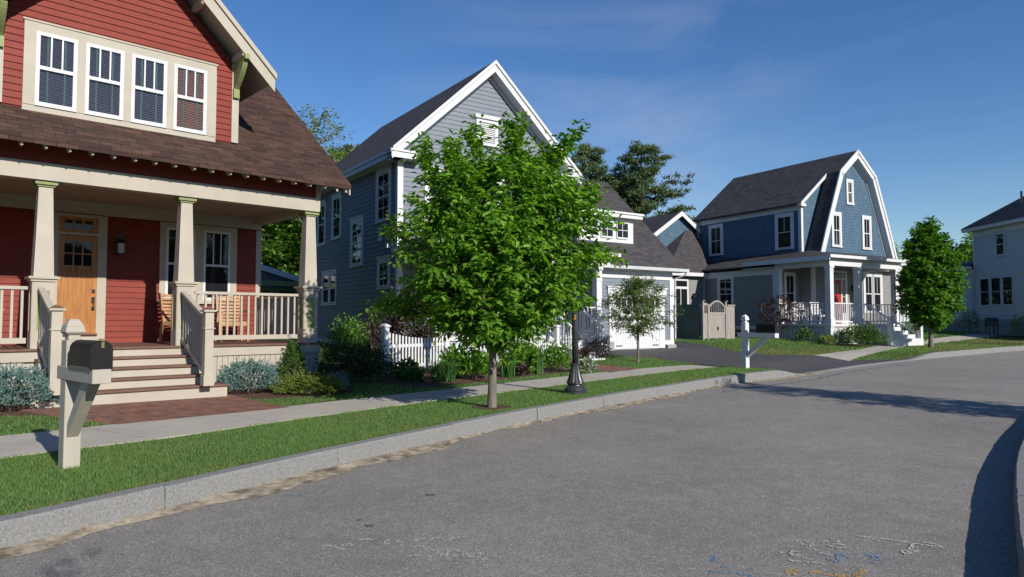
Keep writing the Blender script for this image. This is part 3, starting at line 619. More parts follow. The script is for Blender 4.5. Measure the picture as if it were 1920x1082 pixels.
P(MB().wbox(FD, d1 - .085, d1 - .03, .034, .055, 2.20, 2.27), 'deadbolt', 'metal', dr); b = MB(); b.wbox(FD, d1 - .085, d1 - .03, .034, .05, 2.0, 2.12); b.wbox(FD, d1 - .085, d1 - .03, .034, .05, 1.86, 1.93); b.wbox(FD, d1 - .065, d1 - .045, .07, .09, 1.88, 2.08); b.wbox(FD, d1 - .065, d1 - .045, .05, .09, 2.06, 2.08); b.wbox(FD, d1 - .065, d1 - .045, .05, .09, 1.88, 1.90); P(b, 'handle', 'metal', dr)
P(MB().wbox(FD, d0 - .02, d1 + .02, .0, .10, dz0 - .03, dz0), 'threshold', 'brown')
b = MB(); b.wbox(FD, d0, d1, .0, .02, dz1 + .06, 3.66)
b.wbox(FD, d0, d0 + .1, .02, .034, dz1 + .06, 3.66); b.wbox(FD, d1 - .1, d1, .02, .034, dz1 + .06, 3.66); b.wbox(FD, d0 + .1, d1 - .1, .02, .034, dz1 + .06, dz1 + .12); b.wbox(FD, d0 + .1, d1 - .1, .02, .034, 3.60, 3.66)
for i in (1, 2): a = d0 + .1 + (d1 - d0 - .2) * i / 3; b.wbox(FD, a - .02, a + .02, .02, .032, dz1 + .12, 3.60)
t_ = P(b, 'transom', 'door'); P(MB().wbox(FD, d0 + .1, d1 - .1, .02, .024, dz1 + .12, 3.60), 'pane', 'glass', t_)
# porch windows
b = MB(); b.wbox(F2, -2.26, -2.14, 0, .045, 2.06, 3.72); b.wbox(F2, -1.55, -1.38, 0, .045, 2.06, 3.72); b.wbox(F2, -.80, -.66, 0, .045, 2.06, 3.72); b.wbox(F2, -2.14, -1.55, 0, .045, 3.62, 3.72); b.wbox(F2, -1.38, -.80, 0, .045, 3.62, 3.72); b.wbox(F2, -2.14, -1.55, 0, .045, 2.06, 2.10); b.wbox(F2, -1.38, -.80, 0, .045, 2.06, 2.10); b.wbox(F2, -2.28, -.64, .0, .07, 2.02, 2.06); P(b, 'window_casing', 'cream')
for a0, a1 in ((-2.14, -1.55), (-1.38, -.80)): window(RH, F2, a0, a1, 2.10, 3.62, up=(3, 1), lo=(1, 1), casing=False)
# lantern
lu = -3.02; b = MB(); b.wbox(F2, lu - .03, lu + .03, .016, .14, 3.28, 3.32); b.wbox(F2, lu - .05, lu + .05, .0, .03, 3.2, 3.4)
b.taper(lu, 2.67 - .14, 3.22, 3.28, .2, .06); b.box(lu - .075, lu + .075, 2.67 - .215, 2.67 - .065, 2.98, 3.0)
for sx in (-1, 1):
    for sy in (-1, 1): b.box(lu + sx * .068 - .008, lu + sx * .068 + .008, 2.53 + sy * .068 - .008, 2.53 + sy * .068 + .008, 3.0, 3.22)
ln = P(b, 'porch_lantern', 'metal'); P(MB().box(lu - .055, lu + .055, 2.475, 2.585, 3.0, 3.2), 'lantern_glass', 'glassbox', ln)
# roof: eave v=-.45 z=4.34 slope .8
SL = .8
def rz(v): return 4.42 + SL * (v + .45)
RV = 5.1; UE = .42
b = MB(); b.extr([(U0, -.45, rz(-.45) - .1), (U0, -.45, rz(-.45)), (U0, RV, rz(RV)), (U0, 2 * RV + .45, rz(-.45)), (U0, 2 * RV + .45, rz(-.45) - .1), (U0, RV, rz(RV) - .13)], (UE - U0, 0, 0)); P(b, 'roof', 'shinred')
b = MB(); b.extr([(-.1, .3, 4.35), (-.1, 9.9, 4.35), (-.1, RV, rz(RV) - .3)], (-.1, 0, 0)); P(b, 'side_gable_wall', 'red')
b = MB(); u = -.12
for i in range(34):
    b.extr([(u - .016, -.40, 4.28), (u - .016, -.40, 4.34), (u - .016, .1, 4.72), (u - .016, .1, 4.55), (u - .016, -.28, 4.28)], (.032, 0, 0)); u -= .31
for u in (.14, .34): b.extr([(u - .02, -.40, 4.25), (u - .02, -.40, 4.34), (u - .02, .1, 4.72), (u - .02, .1, 4.6)], (.04, 0, 0))
P(b, 'rafter_tails', 'cream')
b = MB(); b.extr([(UE - .035, -.44, 4.20), (UE - .035, -.44, 4.31), (UE - .035, RV, rz(RV) - .12), (UE - .035, RV, rz(RV) - .3)], (.03, 0, 0)); P(b, 'rake_board', 'cream')
# dormer
DV = .3; DC = -3.50; DH = 1.83; D = WF('F', DV); pk = 8.72
b = MB(); b.extr([(DC - DH, DV, 4.7), (DC + DH, DV, 4.7), (DC + DH, DV, pk - .35 - DH), (DC, DV, pk - .35), (DC - DH, DV, pk - .35 - DH)], (0, 4.2, 0)); dm = P(b, 'dormer_wall', 'red')
f = lambda z: min(DH - .0, pk - .36 - z)
b = MB(); zb = rz(DV) + .02; b.lap(D, zb, pk - .45, lambda z: DC - f(z), lambda z: DC + f(z), .112); P(b, 'dormer_siding', 'red')
b = MB()
for s in (-1, 1): b.wbox(D, DC + s * DH - .065, DC + s * DH + .065, 0, .04, zb, pk - .35 - DH + .02)
P(b, 'dormer_corner_board', 'cream')
b = MB(); OV = 2.36; y0 = -.22
b.extr([(DC - OV, y0, pk - OV - .10), (DC - OV, y0, pk - OV), (DC, y0, pk), (DC + OV, y0, pk - OV), (DC + OV, y0, pk - OV - .10), (DC, y0, pk - .13)], (0, 4.9, 0)); P(b, 'dormer_roof', 'shinred')
b = MB()
for s in (-1, 1):
    b.extr([(DC + s * (OV + .02), y0 - .03, pk - OV - .34), (DC + s * (OV + .02), y0 - .03, pk - OV - .0), (DC, y0 - .03, pk + .02), (DC, y0 - .03, pk - .32)], (0, .03, 0))
    b.extr([(DC + s * (OV + .04), y0 - .07, pk - OV - .10), (DC + s * (OV + .04), y0 - .07, pk - OV + .01), (DC, y0 - .07, pk + .05), (DC, y0 - .07, pk - .06)], (0, .04, 0))
P(b, 'dormer_bargeboard', 'cream')
b = MB()
for s in (-1, 1): b.extr([(DC + s * OV, y0 + .001, pk - OV - .10 - .06), (DC + s * OV, y0 + .001, pk - OV - .105), (DC, y0 + .001, pk - .14), (DC, y0 + .001, pk - .2)], (0, 4, 0))
P(b, 'dormer_soffit', 'cream')
b = MB()
for s in (-1, 1):
    for q in (.3, 1.05, 1.8): b.box(DC + s * q - .04, DC + s * q + .04, y0, DV, pk - q - .34, pk - q - .22)
P(b, 'lookout_blocks', 'cream')
for s in (-1, 1):
    c = DC + s * DH; b = MB(); zt = pk - DH - .28
    pts = [(c - .045, DV - .04, zt), (c - .045, y0 - .06, zt), (c - .045, y0 - .06, zt - .09)] + [(c - .045, y0 + .02 + .36 * (k / 6) ** 1.6, zt - .09 - .42 * (k / 6)) for k in range(7)] + [(c - .045, DV - .04, zt - .60)]
    b.extr(pts, (.09, 0, 0)); b.box(c - .055, c + .055, DV - .1, DV - .04, zt - .72, zt - .55); P(b, 'eave_bracket', 'green')
# dormer window group
wins = [(-4.84, -4.27), (-4.22 + .03, -3.62), (-3.46, -2.88), (-2.78, -2.19)]
wins = [(-4.85, -4.28), (-4.16, -3.59), (-3.47, -2.90), (-2.78, -2.21)]
zw0, zw1 = 5.08, 6.28; b = MB(); e = [-5.01] + [x for q in wins for x in q] + [-2.03]
for i in range(0, len(e), 2): b.wbox(D, e[i], e[i + 1], 0, .055, zw0, zw1)
b.wbox(D, e[0], e[-1], 0, .045, zw1, zw1 + .15); b.wbox(D, e[0] - .02, e[-1] + .02, 0, .06, zw1 + .15, zw1 + .18); b.wbox(D, e[0], e[-1], 0, .045, zw0 - .10, zw0); P(b, 'window_casing', 'cream')
for i, (a0, a1) in enumerate(wins): blindwindow(RH, D, a0, a1, zw0, zw1, lit=(i == 3))

# ------------------------------------------------------------------ grey-blue house with garage
AZG = math.atan2(1300, 1940)
GH = House('gabled_house', (745 - 960) / 1300 * 21, 21.0, AZG, .55, 'tall blue-grey clapboard house with white gable trim and attached garage', 'house')
P = GH.part; Lw = WF('L', 0); Fw = WF('F', 0); BK = 8.7
b = MB(); W_ = 6.5; ez = 6.95; rk = .93; mid = W_ / 2; pz = ez + .12 + rk * mid
b.box(0, W_, 0, BK, .9, ez); b.extr([(0, 0, ez), (W_, 0, ez), (mid, 0, pz - .1)], (0, BK, 0)); P(b, 'wall', 'bluegrey')
b = MB(); b.lap(Lw, .98, ez - .3, .13, BK, .146); b.lap(Fw, .98, ez, .13, W_ - .13, .146)
gs = lambda z: min(mid, max(0, (pz - .35 - z) / rk)); b.lap(Fw, ez, pz - .45, lambda z: mid - gs(z), lambda z: mid + gs(z), .146); P(b, 'clapboard_siding', 'bluegrey')
b = MB(); b.wbox(Lw, -.03, BK, 0, .05, .80, .98); b.wbox(Fw, -.0, W_, 0, .05, .80, .98); P(b, 'water_table', 'white')
P(MB().box(.03, W_ - .03, .03, BK, .2, .80), 'foundation', 'foundation')
b = MB(); b.wbox(Fw, 0, .15, 0, .035, .98, ez - .05); b.wbox(Lw, -.035, .12, 0, .035, .98, ez - .05); b.wbox(Fw, W_ - .15, W_, 0, .035, .98, ez - .05); P(b, 'corner_board', 'white')
b = MB(); b.wbox(Lw, -.04, BK, 0, .04, ez - .30, ez + .02); P(b, 'frieze_board', 'white')
# roof, soffit and cornice
OV = .38; fo = .38; e0 = ez + .12 - rk * OV
b = MB(); top = lambda u: pz + .12 - rk * abs(u - mid)
b.extr([(-OV, -fo, top(-OV) - .08), (-OV, -fo, top(-OV)), (mid, -fo, pz + .12), (W_ + OV, -fo, top(-OV)), (W_ + OV, -fo, top(-OV) - .08), (mid, -fo, pz)], (0, BK + fo + .3, 0)); P(b, 'roof', 'shiny')
b = MB(); zc = top(-OV) - .08
for s, c in ((-1, -OV), (1, W_ + OV)):
    x0, x1 = sorted((c, c - s * (OV - .0))); b.box(x0, x1, -fo, BK, zc - .20, zc - .16)
    x0, x1 = sorted((c + s * .02, c - s * .02)); b.box(x0, x1, -fo - .0, BK, zc - .20, zc + .02)
    x0, x1 = sorted((c + s * .06, c - s * .0)); b.box(x0, x1, -fo - .03, BK, zc - .05, zc + .05)
    # cornice return
    x0, x1 = sorted((c + s * .02, c - s * .95)); b.box(x0, x1, -fo - .02, -.0, zc - .20, zc - .02); x0, x1 = sorted((c + s * .06, c - s * .98)); b.box(x0, x1, -fo - .06, -.0, zc - .02, zc + .04)
P(b, 'cornice', 'white')
b = MB()
for s in (-1, 1):
    c = mid + s * (mid + OV); n = (c, top(-OV)); k = lambda dz, y, t: b.extr([(c, y, top(-OV) - dz - .0), (c, y, top(-OV) - dz + t), (mid, y, pz + .12 - dz + t), (mid, y, pz + .12 - dz)], (0, .03, 0))
    b.extr([(c, -fo - .03, top(-OV) - .34), (c, -fo - .03, top(-OV) - .02), (mid, -fo - .03, pz + .10), (mid, -fo - .03, pz - .24)], (0, .03, 0))
    b.extr([(c, -fo - .08, top(-OV) - .10), (c, -fo - .08, top(-OV) + .02), (mid, -fo - .08, pz + .14), (mid, -fo - .08, pz + .02)], (0, .05, 0))
    c2 = mid + s * (mid - .15); z2 = pz - .38 - rk * (mid - .15)
    b.extr([(c2, -.03, z2), (c2, -.03, z2 + .12), (mid, -.03, pz - .26), (mid, -.03, pz - .38)], (0, .03, 0))
    b.extr([(c, -fo, top(-OV) - .34), (c, -fo, top(-OV) - .30), (mid, -fo, pz - .20), (mid, -fo, pz - .24)], (0, fo, 0))
P(b, 'rake_board', 'white')
# vent
b = MB(); b.wbox(Fw, 2.75, 2.87, 0, .05, 7.50, 8.33); b.wbox(Fw, 3.47, 3.59, 0, .05, 7.50, 8.33); b.wbox(Fw, 2.87, 3.47, 0, .05, 8.22, 8.33); b.wbox(Fw, 2.72, 3.62, 0, .09, 7.44, 7.50); b.wbox(Fw, 2.68, 3.66, 0, .11, 8.33, 8.45)
vt = P(b, 'gable_vent', 'white'); b = MB(); z = 7.52
while z < 8.2: b.poly([Fw.pt(2.87, .045, z), Fw.pt(3.47, .045, z), Fw.pt(3.47, .005, z + .06), Fw.pt(2.87, .005, z + .06)]); z += .062
P(b, 'louvres', 'white', vt)
# side windows
window(GH, Lw, .62, 1.50, 4.85, 6.35, up=(2, 2), lo=(2, 2), cas=.13); window(GH, Lw, 4.95, 5.72, 4.72, 6.2, up=(2, 1), lo=(1, 1), cas=.09); window(GH, Lw, 6.65, 7.4, 4.62, 6.15, up=(2, 1), lo=(1, 1), cas=.09)
window(GH, Lw, 2.85, 3.75, 3.58, 5.05, up=(2, 3), lo=(2, 3), cas=.12)
window(GH, Lw, 5.35, 5.95, 2.30, 3.42, up=(1, 1), lo=(1, 1), cas=.08); window(GH, Lw, 6.1, 6.75, 2.30, 3.42, up=(1, 1), lo=(1, 1), cas=.08)
window(GH, Lw, .62, 1.35, 2.72, 3.52, up=(2, 2), split=False, cas=.12)
b = MB(); b.wbox(Lw, 1.2, 1.32, .01, .08, 4.2, 4.42); b.wbox(Lw, 1.22, 1.3, .08, .12, 4.2, 4.25); P(b, 'wall_vent', 'white'); b = MB(); b.wbox(Lw, .52, .64, .01, .12, 3.92, 4.04); P(b, 'wall_light', 'white')
b = MB()
b.tube([Lw.pt(3.5, .05, .88), Lw.pt(3.3, .25, .88), Lw.pt(2.9, .3, .88)], .05); P(b, 'side_pipe', 'white')
# front windows
for a in (1.0, 4.6): window(GH, Fw, a, a + .95, 4.75, 6.3, up=(2, 1), lo=(2, 1), cas=.13)
window(GH, Fw, 2.8, 3.7, 4.75, 6.3, up=(2, 1), lo=(2, 1), cas=.13)
for a in (1.1, 4.5): window(GH, Fw, a, a + 1.0, 1.6, 3.2, up=(2, 1), lo=(2, 1), cas=.12)
# front porch
fz = 1.22; PV = -2.4
P(MB().box(.0, 6.45, PV - .05, -.052, fz - .12, fz), 'porch_floor', 'white'); b = MB(); b.box(.05, 6.4, PV, -.1, .3, fz - .12); P(b, 'porch_base', 'stone')
b = MB(); b.box(0.02, 6.45, PV, PV + .25, 3.40, 3.72); b.box(0.02, .27, PV + .25, -.04, 3.40, 3.72); b.box(6.2, 6.45, PV + .25, -.04, 3.40, 3.72); b.box(.0, 6.5, PV - .04, -.04, 3.72, 3.80); P(b, 'porch_beam', 'white')
b = MB(); x0, x1, y0, zt, zp = -.22, 6.66, PV - .25, 3.83, 4.52
b.poly([(x0, y0, zt), (x1, y0, zt), (x1 - 1.5, -.05, zp), (x0 + 1.5, -.05, zp)]); b.poly([(x0, -.05, zt), (x0, y0, zt), (x0 + 1.5, -.05, zp)]); b.poly([(x1, y0, zt), (x1, -.05, zt), (x1 - 1.5, -.05, zp)]); b.poly([(x0, y0, zt), (x0, -.05, zt), (x1, -.05, zt), (x1, y0, zt)]); P(b, 'porch_roof', 'shinx')
b = MB(); b.box(x0, x1, y0 - .03, y0, zt - .1, zt + .02); b.box(x0 - .03, x0, y0, -.05, zt - .1, zt + .02); P(b, 'porch_gutter', 'white')
for u in (.18, 2.1, 3.9, 6.0):
    b = MB(); b.taper(u, PV + .15, fz, fz + .25, .30, .30); b.taper(u, PV + .15, fz + .25, 3.3, .22, .22); b.taper(u, PV + .15, 3.3, 3.4, .28, .28); b.taper(u, PV + .15, 2.95, 3.0, .25, .25); P(b, 'porch_column', 'white')
for p0, p1 in ((.3, 1.98), (2.2, 3.8), (5.2, 6.15)): railing(GH, (p0, PV + .15), (p1, PV + .15), fz + .86, fz + .12, 'white', pitch=.14)
b = MB()
for k in range(4): b.box(3.9, 5.1, PV - .3 * (k + 1) - .05, PV - .05, .3, fz - .17 * (k + 1))
P(b, 'porch_steps', 'white')
for u in (3.9, 5.1): railing(GH, (u, PV), (u, PV - 1.15), fz + .86, fz + .1, 'white', zt2=fz + .25, zb2=fz - .5, name='stair_rail')
# garage
gv = -1.5; Gf = WF('F', gv); g0, g1, ge = 6.55, 10.25, 3.42
b = MB(); b.box(g0, g1, gv, 6.5, .5, ge); b.extr([(g0 + .0, gv, ge), (g0, 6.5, ge), (g0, 2.5, ge + 3.1)], (g1 - g0, 0, 0)); P(b, 'garage_wall', 'bluegrey')
b = MB(); b.lap(Gf, .95, ge - .28, g0, g1 - .14, .12); b.lap(WF('R', g1), .75, ge, gv, 6.5, .146); P(b, 'garage_siding', 'bluegrey')
b = MB(); b.wbox(Gf, g0, g1, 0, .035, ge - .28, ge); b.wbox(Gf, g1 - .14, g1 + .035, 0, .035, .95, ge - .28); b.wbox(Gf, 9.82, g1 + .04, 0, .05, .80, .95); P(b, 'garage_trim', 'white')
b = MB(); rs = .92; gr = lambda v: ge + .12 + rs * (v - gv + .3); rv = 2.5
b.extr([(g0 - .6, gv - .3, gr(gv - .3) - .08), (g0 - .6, gv - .3, gr(gv - .3)), (g0 - .6, rv, gr(rv)), (g0 - .6, 2 * rv - gv + .3, gr(gv - .3)), (g0 - .6, rv, gr(rv) - .1)], (g1 + .45 - g0 + .6, 0, 0)); P(b, 'garage_roof', 'shinx')
b = MB(); b.box(g0 - .5, g1 + .35, gv - .3, gv, ge + .0, ge + .04); b.extr([(g1 + .38, gv - .3, ge - .02), (g1 + .38, gv - .3, ge + .06), (g1 + .38, rv, gr(rv) - .1), (g1 + .38, rv, gr(rv) - .26)], (.04, 0, 0)); P(b, 'garage_soffit', 'white')
b = MB(); b.box(g0 - .5, g1 + .50, gv - .40, gv - .30, ge + .02, ge + .13); b.tube([(g1 + .40, gv - .35, ge + .04), (g1 + .40, gv - .3, ge - .08), (g1 + .12, gv - .05, ge - .22), (g1 + .1, gv - .05, 1.0)], .035); P(b, 'gutter', 'gal')
# garage door
b = MB(); b.wbox(Gf, 7.15, 7.33, 0, .05, .68, 2.55); b.wbox(Gf, 9.62, 9.82, 0, .05, .68, 2.55); b.wbox(Gf, 7.08, 9.9, 0, .07, 2.55, 2.80); b.wbox(Gf, 7.04, 9.94, 0, .1, 2.80, 2.85); P(b, 'garage_door_frame', 'white')
b = MB(); b.wbox(Gf, 7.33, 9.62, .0, .03, .68, 2.55)
for i in range(21): a = 7.36 + i * .108; b.wbox(Gf, a, a + .1, .03, .036, .72, 2.05)
for a in (7.33, 8.43, 9.54): b.wbox(Gf, a, a + .1, .03, .045, .68, 2.55)
b.wbox(Gf, 7.33, 9.62, .03, .044, 2.02, 2.12); gd = P(b, 'garage_door', 'white')
for i in range(8): a = 7.47 + i * .262 + (.06 if i > 3 else 0); P(MB().wbox(Gf, a, a + .21, .03, .038, 2.15, 2.45), 'pane', 'glass', gd)
for a in (7.45, 9.2): P(MB().wbox(Gf, a, a + .28, .036, .055, .78, .81), 'hinge_strap', 'metal', gd)
b = MB(); b.lathe([(.0, 0), (.03, 0), (.03, .12), (.06, .18), (.16, .24), (.16, .26), (0, .26)], n=14); b.v = [(x + 8.45, y + gv - .25, 3.05 - z) for x, y, z in b.v]; b.tube([(8.45, gv - .02, 3.02), (8.45, gv - .2, 3.1), (8.45, gv - .25, 3.0)], .02); P(b, 'barn_light', 'metal')
P(MB().box(g0 + .55, g0 + .75, gv - .12, gv, .55, .95).box(g1 - .35, g1 + .1, gv - .1, gv + .1, .5, .80), 'stone_pier', 'foundation')
# entry window behind the porch
window(GH, Gf, 6.68 - .75, 6.68 - .1, 1.9, 2.75, up=(2, 1), lo=(1, 1), cas=.0001, casing=False) if 0 else None
# shed dormer on the garage roof
dv = -.78; Dw = WF('F', dv); a0, a1 = 5.9, 9.02; zb = gr(dv); zt = 5.36
b = MB(); b.box(a0, a1, dv, 2.2, zb - .3, zt); P(b, 'dormer_wall', 'white')
b = MB(); b.box(a0 - .2, a1 + .25, dv - .25, 2.3, zt, zt + .13); b.box(a0 - .24, a1 + .29, dv - .29, 2.3, zt + .13, zt + .2); P(b, 'dormer_cornice', 'white')
b = MB(); xa, xb, ya = a0 - .22, a1 + .27, dv - .27
b.poly([(xa, ya, zt + .2), (xb, ya, zt + .2), (xb - .9, 2.2, zt + .75), (xa + .9, 2.2, zt + .75)]); b.poly([(xb, ya, zt + .2), (xb, 2.3, zt + .2), (xb - .9, 2.2, zt + .75)]); P(b, 'dormer_roof', 'shinx')
for a in (6.0, 6.72, 7.44, 8.18): window(GH, Dw, a, a + .58, zb + .16, zt - .13, up=(2, 2), split=False, casing=False, sashw=.035)

# ------------------------------------------------------------------ blue gambrel house
AZB = math.atan2(1300, 2185)
BH = House('gambrel_house', (1533 - 960) / 1300 * 33, 33.0, AZB, .72, 'blue shingled gambrel roof house with grey ground floor and white wraparound porch', 'house')
P = BH.part; c = 2.95; Bf = WF('F', 0); sl_ = .814; rp = 10.05
prof = [(c - 2.95, 4.95), (c - 2.30, 6.6), (c - 1.36, 8.85), (c, 9.98), (c + 1.36, 8.85), (c + 2.30, 6.6), (c + 2.95, 4.95)]
b = MB(); b.extr([(x, 0, z) for x, z in prof], (0, 7.4, 0)); P(b, 'gable_wall', 'bluex')
# roof: upper slopes and front lower strip
def rline(e=0): return [(c - 3.12, 4.85), (c - 2.42, 6.65), (c - 1.45, 8.98), (c, 10.16), (c + 1.45, 8.98), (c + 2.42, 6.65), (c + 3.12, 4.85)]
def shell(b, y0, y1, pts, th=.12):
    for (x0, z0), (x1, z1) in zip(pts, pts[1:]):
        b.extr([(x0, y0, z0 - th), (x1, y0, z1 - th), (x1, y0, z1), (x0, y0, z0)], (0, y1 - y0, 0))
b = MB(); shell(b, -.3, .45, rline()); P(b, 'roof', 'shiny')
# side shed dormers continuing the upper slope
Lx = -.28; top_s = 8.98 - sl_ * (c - 1.45 - Lx); 
for s in (-1, 1):
    X = lambda u: c + s * (u - c) * -1 if s > 0 else u
    xs = lambda u: u if s < 0 else 2 * c - u
    b = MB(); pts = [(c, 10.16), (xs(Lx - .22), top_s - .18)]
    (x0, z0), (x1, z1) = pts; b.extr([(x0, .45, z0 - .1), (x1, .45, z1 - .1), (x1, .45, z1), (x0, .45, z0)], (0, 7.1, 0)); P(b, 'dormer_roof', 'shiny')
    b = MB(); b.extr([(xs(Lx), .62, 4.9), (xs(Lx), .62, top_s - .12), (xs(c - 1.45), .62, 8.8), (xs(c - 1.3), .62, 4.9)], (0, 6.8, 0)); P(b, 'dormer_wall', 'bluex' if 0 else 'bluey')
    b = MB(); b.extr([(xs(Lx + .02), .612, 5.0), (xs(Lx + .02), .612, top_s - .14), (xs(c - 1.5), .612, 8.7), (xs(c - 1.35), .612, 5.0)], (0, .006, 0)); P(b, 'dormer_cheek', 'bluex')
    b = MB(); x0, x1 = sorted((xs(Lx), xs(Lx - .035)))
    b.box(x0, x1, .62, 7.42, top_s - .50, top_s - .14); b.box(x0 - .004, x1 + .004, .59, .74, 4.95, top_s - .5); b.box(x0 - .004, x1 + .004, 7.28, 7.43, 4.95, top_s - .5)
    xa, xb = sorted((xs(Lx - .05), xs(Lx + .1))); b.box(xa, xb, .56, .612, 4.95, top_s - .2)
    xa, xb = sorted((xs(Lx - .24), xs(Lx + .16))); b.box(xa, xb, .42, .60, top_s - .34, top_s - .2)
    b.extr([(xs(Lx - .22), .40, top_s - .34), (xs(Lx - .22), .40, top_s - .16), (xs(c - 1.46), .40, 8.97), (xs(c - 1.46), .40, 8.79)], (0, .045, 0)); P(b, 'dormer_trim', 'white')
b = MB()
for (x0, z0), (x1, z1) in zip(rline(), rline()[1:]):
    d = Vector((x1 - x0, 0, z1 - z0)).normalized(); n = Vector((d.z, 0, -d.x)); k = lambda y, a, h, t: b.extr([(x0 + n.x * a, y, z0 + n.z * a), (x1 + n.x * a, y, z1 + n.z * a), (x1 + n.x * h, y, z1 + n.z * h), (x0 + n.x * h, y, z0 + n.z * h)], (0, t, 0))
    k(-.34, -.02, .30, .04); k(-.38, -.03, .10, .04); k(-.30, .26, .30, .30); k(-.035, .30, .42, .033)
P(b, 'rake_board', 'white')
Bs = WF('L', Lx)
window(BH, Bf, 1.28, 1.80, 5.32, 6.85, cas=.13, cap=False, up=(2, 1), lo=(2, 1)); window(BH, Bf, 3.75, 4.27, 5.32, 6.85, cas=.13, cap=False, up=(2, 1), lo=(2, 1)); window(BH, Bf, 2.50, 2.86, 7.5, 8.6, cas=.11, cap=False, up=(2, 1), lo=(2, 1))
window(BH, Bs, 1.15, 1.95, 5.25, 6.83, cas=.14, cap=False, up=(2, 1), lo=(1, 1), sashw=.04); window(BH, Bs, 5.62, 6.35, 5.30, 6.80, cas=.14, cap=False, up=(2, 1), lo=(2, 1), sashw=.04)
# ground floor
fl = 1.53
b = MB(); b.box(Lx, 6.15, .0, 7.4, .5, 4.85); b.box(-2.05, Lx, .75, 5.3, .5, 4.15); P(b, 'wall', 'greywall')
b = MB(); b.lap(Bf, fl, 4.2, Lx + .12, 6.05, .12); Bl = WF('L', -2.05); b.lap(Bl, 1.45, 3.85, .87, 5.18, .12); b.lap(WF('L', Lx), fl, 4.2, .1, .75, .12); b.lap(WF('F', .75), fl, 3.95, -1.93, Lx, .12); P(b, 'clapboard_siding', 'greywall')
b = MB(); b.wbox(Bl, .71, .87, 0, .04, 1.4, 3.85); b.wbox(Bl, 5.18, 5.3, 0, .04, 1.4, 3.85); b.wbox(Bl, .71, 5.3, 0, .045, 3.85, 4.15); b.wbox(Bl, .71, 5.3, 0, .05, 1.25, 1.42); b.wbox(WF('F', .75), -2.05, -1.93, 0, .03, fl, 3.9); b.wbox(Bf, Lx, Lx + .12, 0, .03, fl, 4.2); b.wbox(WF('L', Lx), .0, .12, 0, .03, fl, 4.2); b.wbox(Bf, 6.03, 6.15, 0, .03, fl, 4.2); P(b, 'corner_board', 'white')
window(BH, Bl, 3.35, 4.15, 2.22, 3.80, cas=.13, cap=False, up=(2, 1), lo=(1, 1), sashw=.04)
P(MB().wbox(Bl, 2.6, 4.2, .01, .03, .8, 1.2), 'basement_window', 'glass')
window(BH, WF('F', .75), -1.35, -.75, 2.1, 3.85, cas=.11, cap=False, up=(2, 1), lo=(1, 1), sashw=.04)
# skirt roof and porch roof
b = MB(); b.extr([(-2.35, 2.4, 4.22), (-2.35, 2.4, 4.30), (Lx, 2.4, 5.02), (Lx, 2.4, 4.9)], (0, 3.2, 0)); P(b, 'skirt_roof', 'shiny')
X0, Y0, X1 = -2.38, -2.35, 3.2; zt = 4.50; zu = 5.0
b = MB(); b.poly([(X0, Y0, zt), (6.3, Y0 + 0, zt), (6.3, 0, zu), (0, 0, zu)]) if 0 else None
b.poly([(X0, Y0, zt), (X1 + .3, Y0, zt), (X1 + 1.9, -.01, zu), (Lx, -.01, zu)]); b.poly([(X0, 2.4, zt - .18), (X0, Y0, zt), (Lx, -.01, zu), (Lx, 2.4, zu)]); b.poly([(X1 + .3, Y0, zt), (X1 + .3, 0, zt), (X1 + 1.9, -.01, zu)]); b.poly([(X0, Y0, zt - .01), (X0, 0, zt - .01), (X1 + .3, 0, zt - .01), (X1 + .3, Y0, zt - .01)])
b.poly([(X1 + .3, -.45, 4.62), (6.6, -.45, 4.62), (6.3, -.01, 4.98), (X1 + .8, -.01, 4.98)]); P(b, 'porch_roof', 'shinx')
b = MB(); b.box(X0 - .04, X1 + .34, Y0 - .05, Y0, zt - .10, zt + .03); b.box(X0 - .05, X0, Y0, 2.4, zt - .2, zt + .0); b.box(X1 + .3, X1 + .34, Y0, -.1, zt - .1, zt + .03); b.box(X1 + .3, 6.65, -.5, -.44, 4.52, 4.64); P(b, 'gutter', 'white')
b = MB(); b.box(-2.15, X1 + .1, -2.15, -1.9, 4.08, 4.40); b.box(-2.15, -1.9, -1.9, .7, 4.08, 4.40); b.box(X1 - .15, X1 + .1, -1.9, -.02, 4.08, 4.40); b.box(-2.2, X1 + .15, -2.2, -.02, 4.40, 4.44); b.box(3.3, 6.4, -.4, -.02, 4.2, 4.5); b.box(-2.34, -.3, .72, 2.42, 4.16, 4.19); P(b, 'porch_beam', 'white')
b = MB(); b.box(-2.2, X1 + .15, -2.2, -.02, fl - .12, fl); b.box(-2.15, -.3, -.02, .73, fl - .12, fl); P(b, 'porch_floor', 'white')
b = MB(); 
u = -2.1
while u < X1: b.box(u, u + .09, -2.12, -2.10, .55, fl - .14); u += .12
v = -2.1
while v < .7: b.box(-2.12, -2.10, v, v + .09, .55, fl - .14); v += .12
b.box(-2.16, -1.86, -2.16, -1.86, .5, fl - .12); P(b, 'porch_skirt', 'white')
P(MB().box(-2.08, X1 - .02, -2.05, 0, .5, fl - .13), 'porch_base', 'foundation')
for u, v in ((-2.0, -2.02), (.05, -2.02), (2.95, -2.02), (-2.0, .62), (-2.0, -.75) if 0 else (2.95, -.12)):
    b = MB(); b.taper(u, v, fl, fl + .22, .32, .32); b.taper(u, v, fl + .22, 3.97, .25, .25); b.taper(u, v, 3.97, 4.08, .31, .31); b.taper(u, v, 3.85, 3.89, .28, .28); P(b, 'porch_column', 'white')
rt = fl + .9
railing(BH, (-2.0, -1.88), (-2.0, .5), rt, fl + .1, 'white', pitch=.14); railing(BH, (-1.86, -2.02), (-.09, -2.02), rt, fl + .1, 'white', pitch=.13); railing(BH, (2.95, -1.88), (2.95, -.25), rt, fl + .1, 'white', pitch=.14)
b = MB()
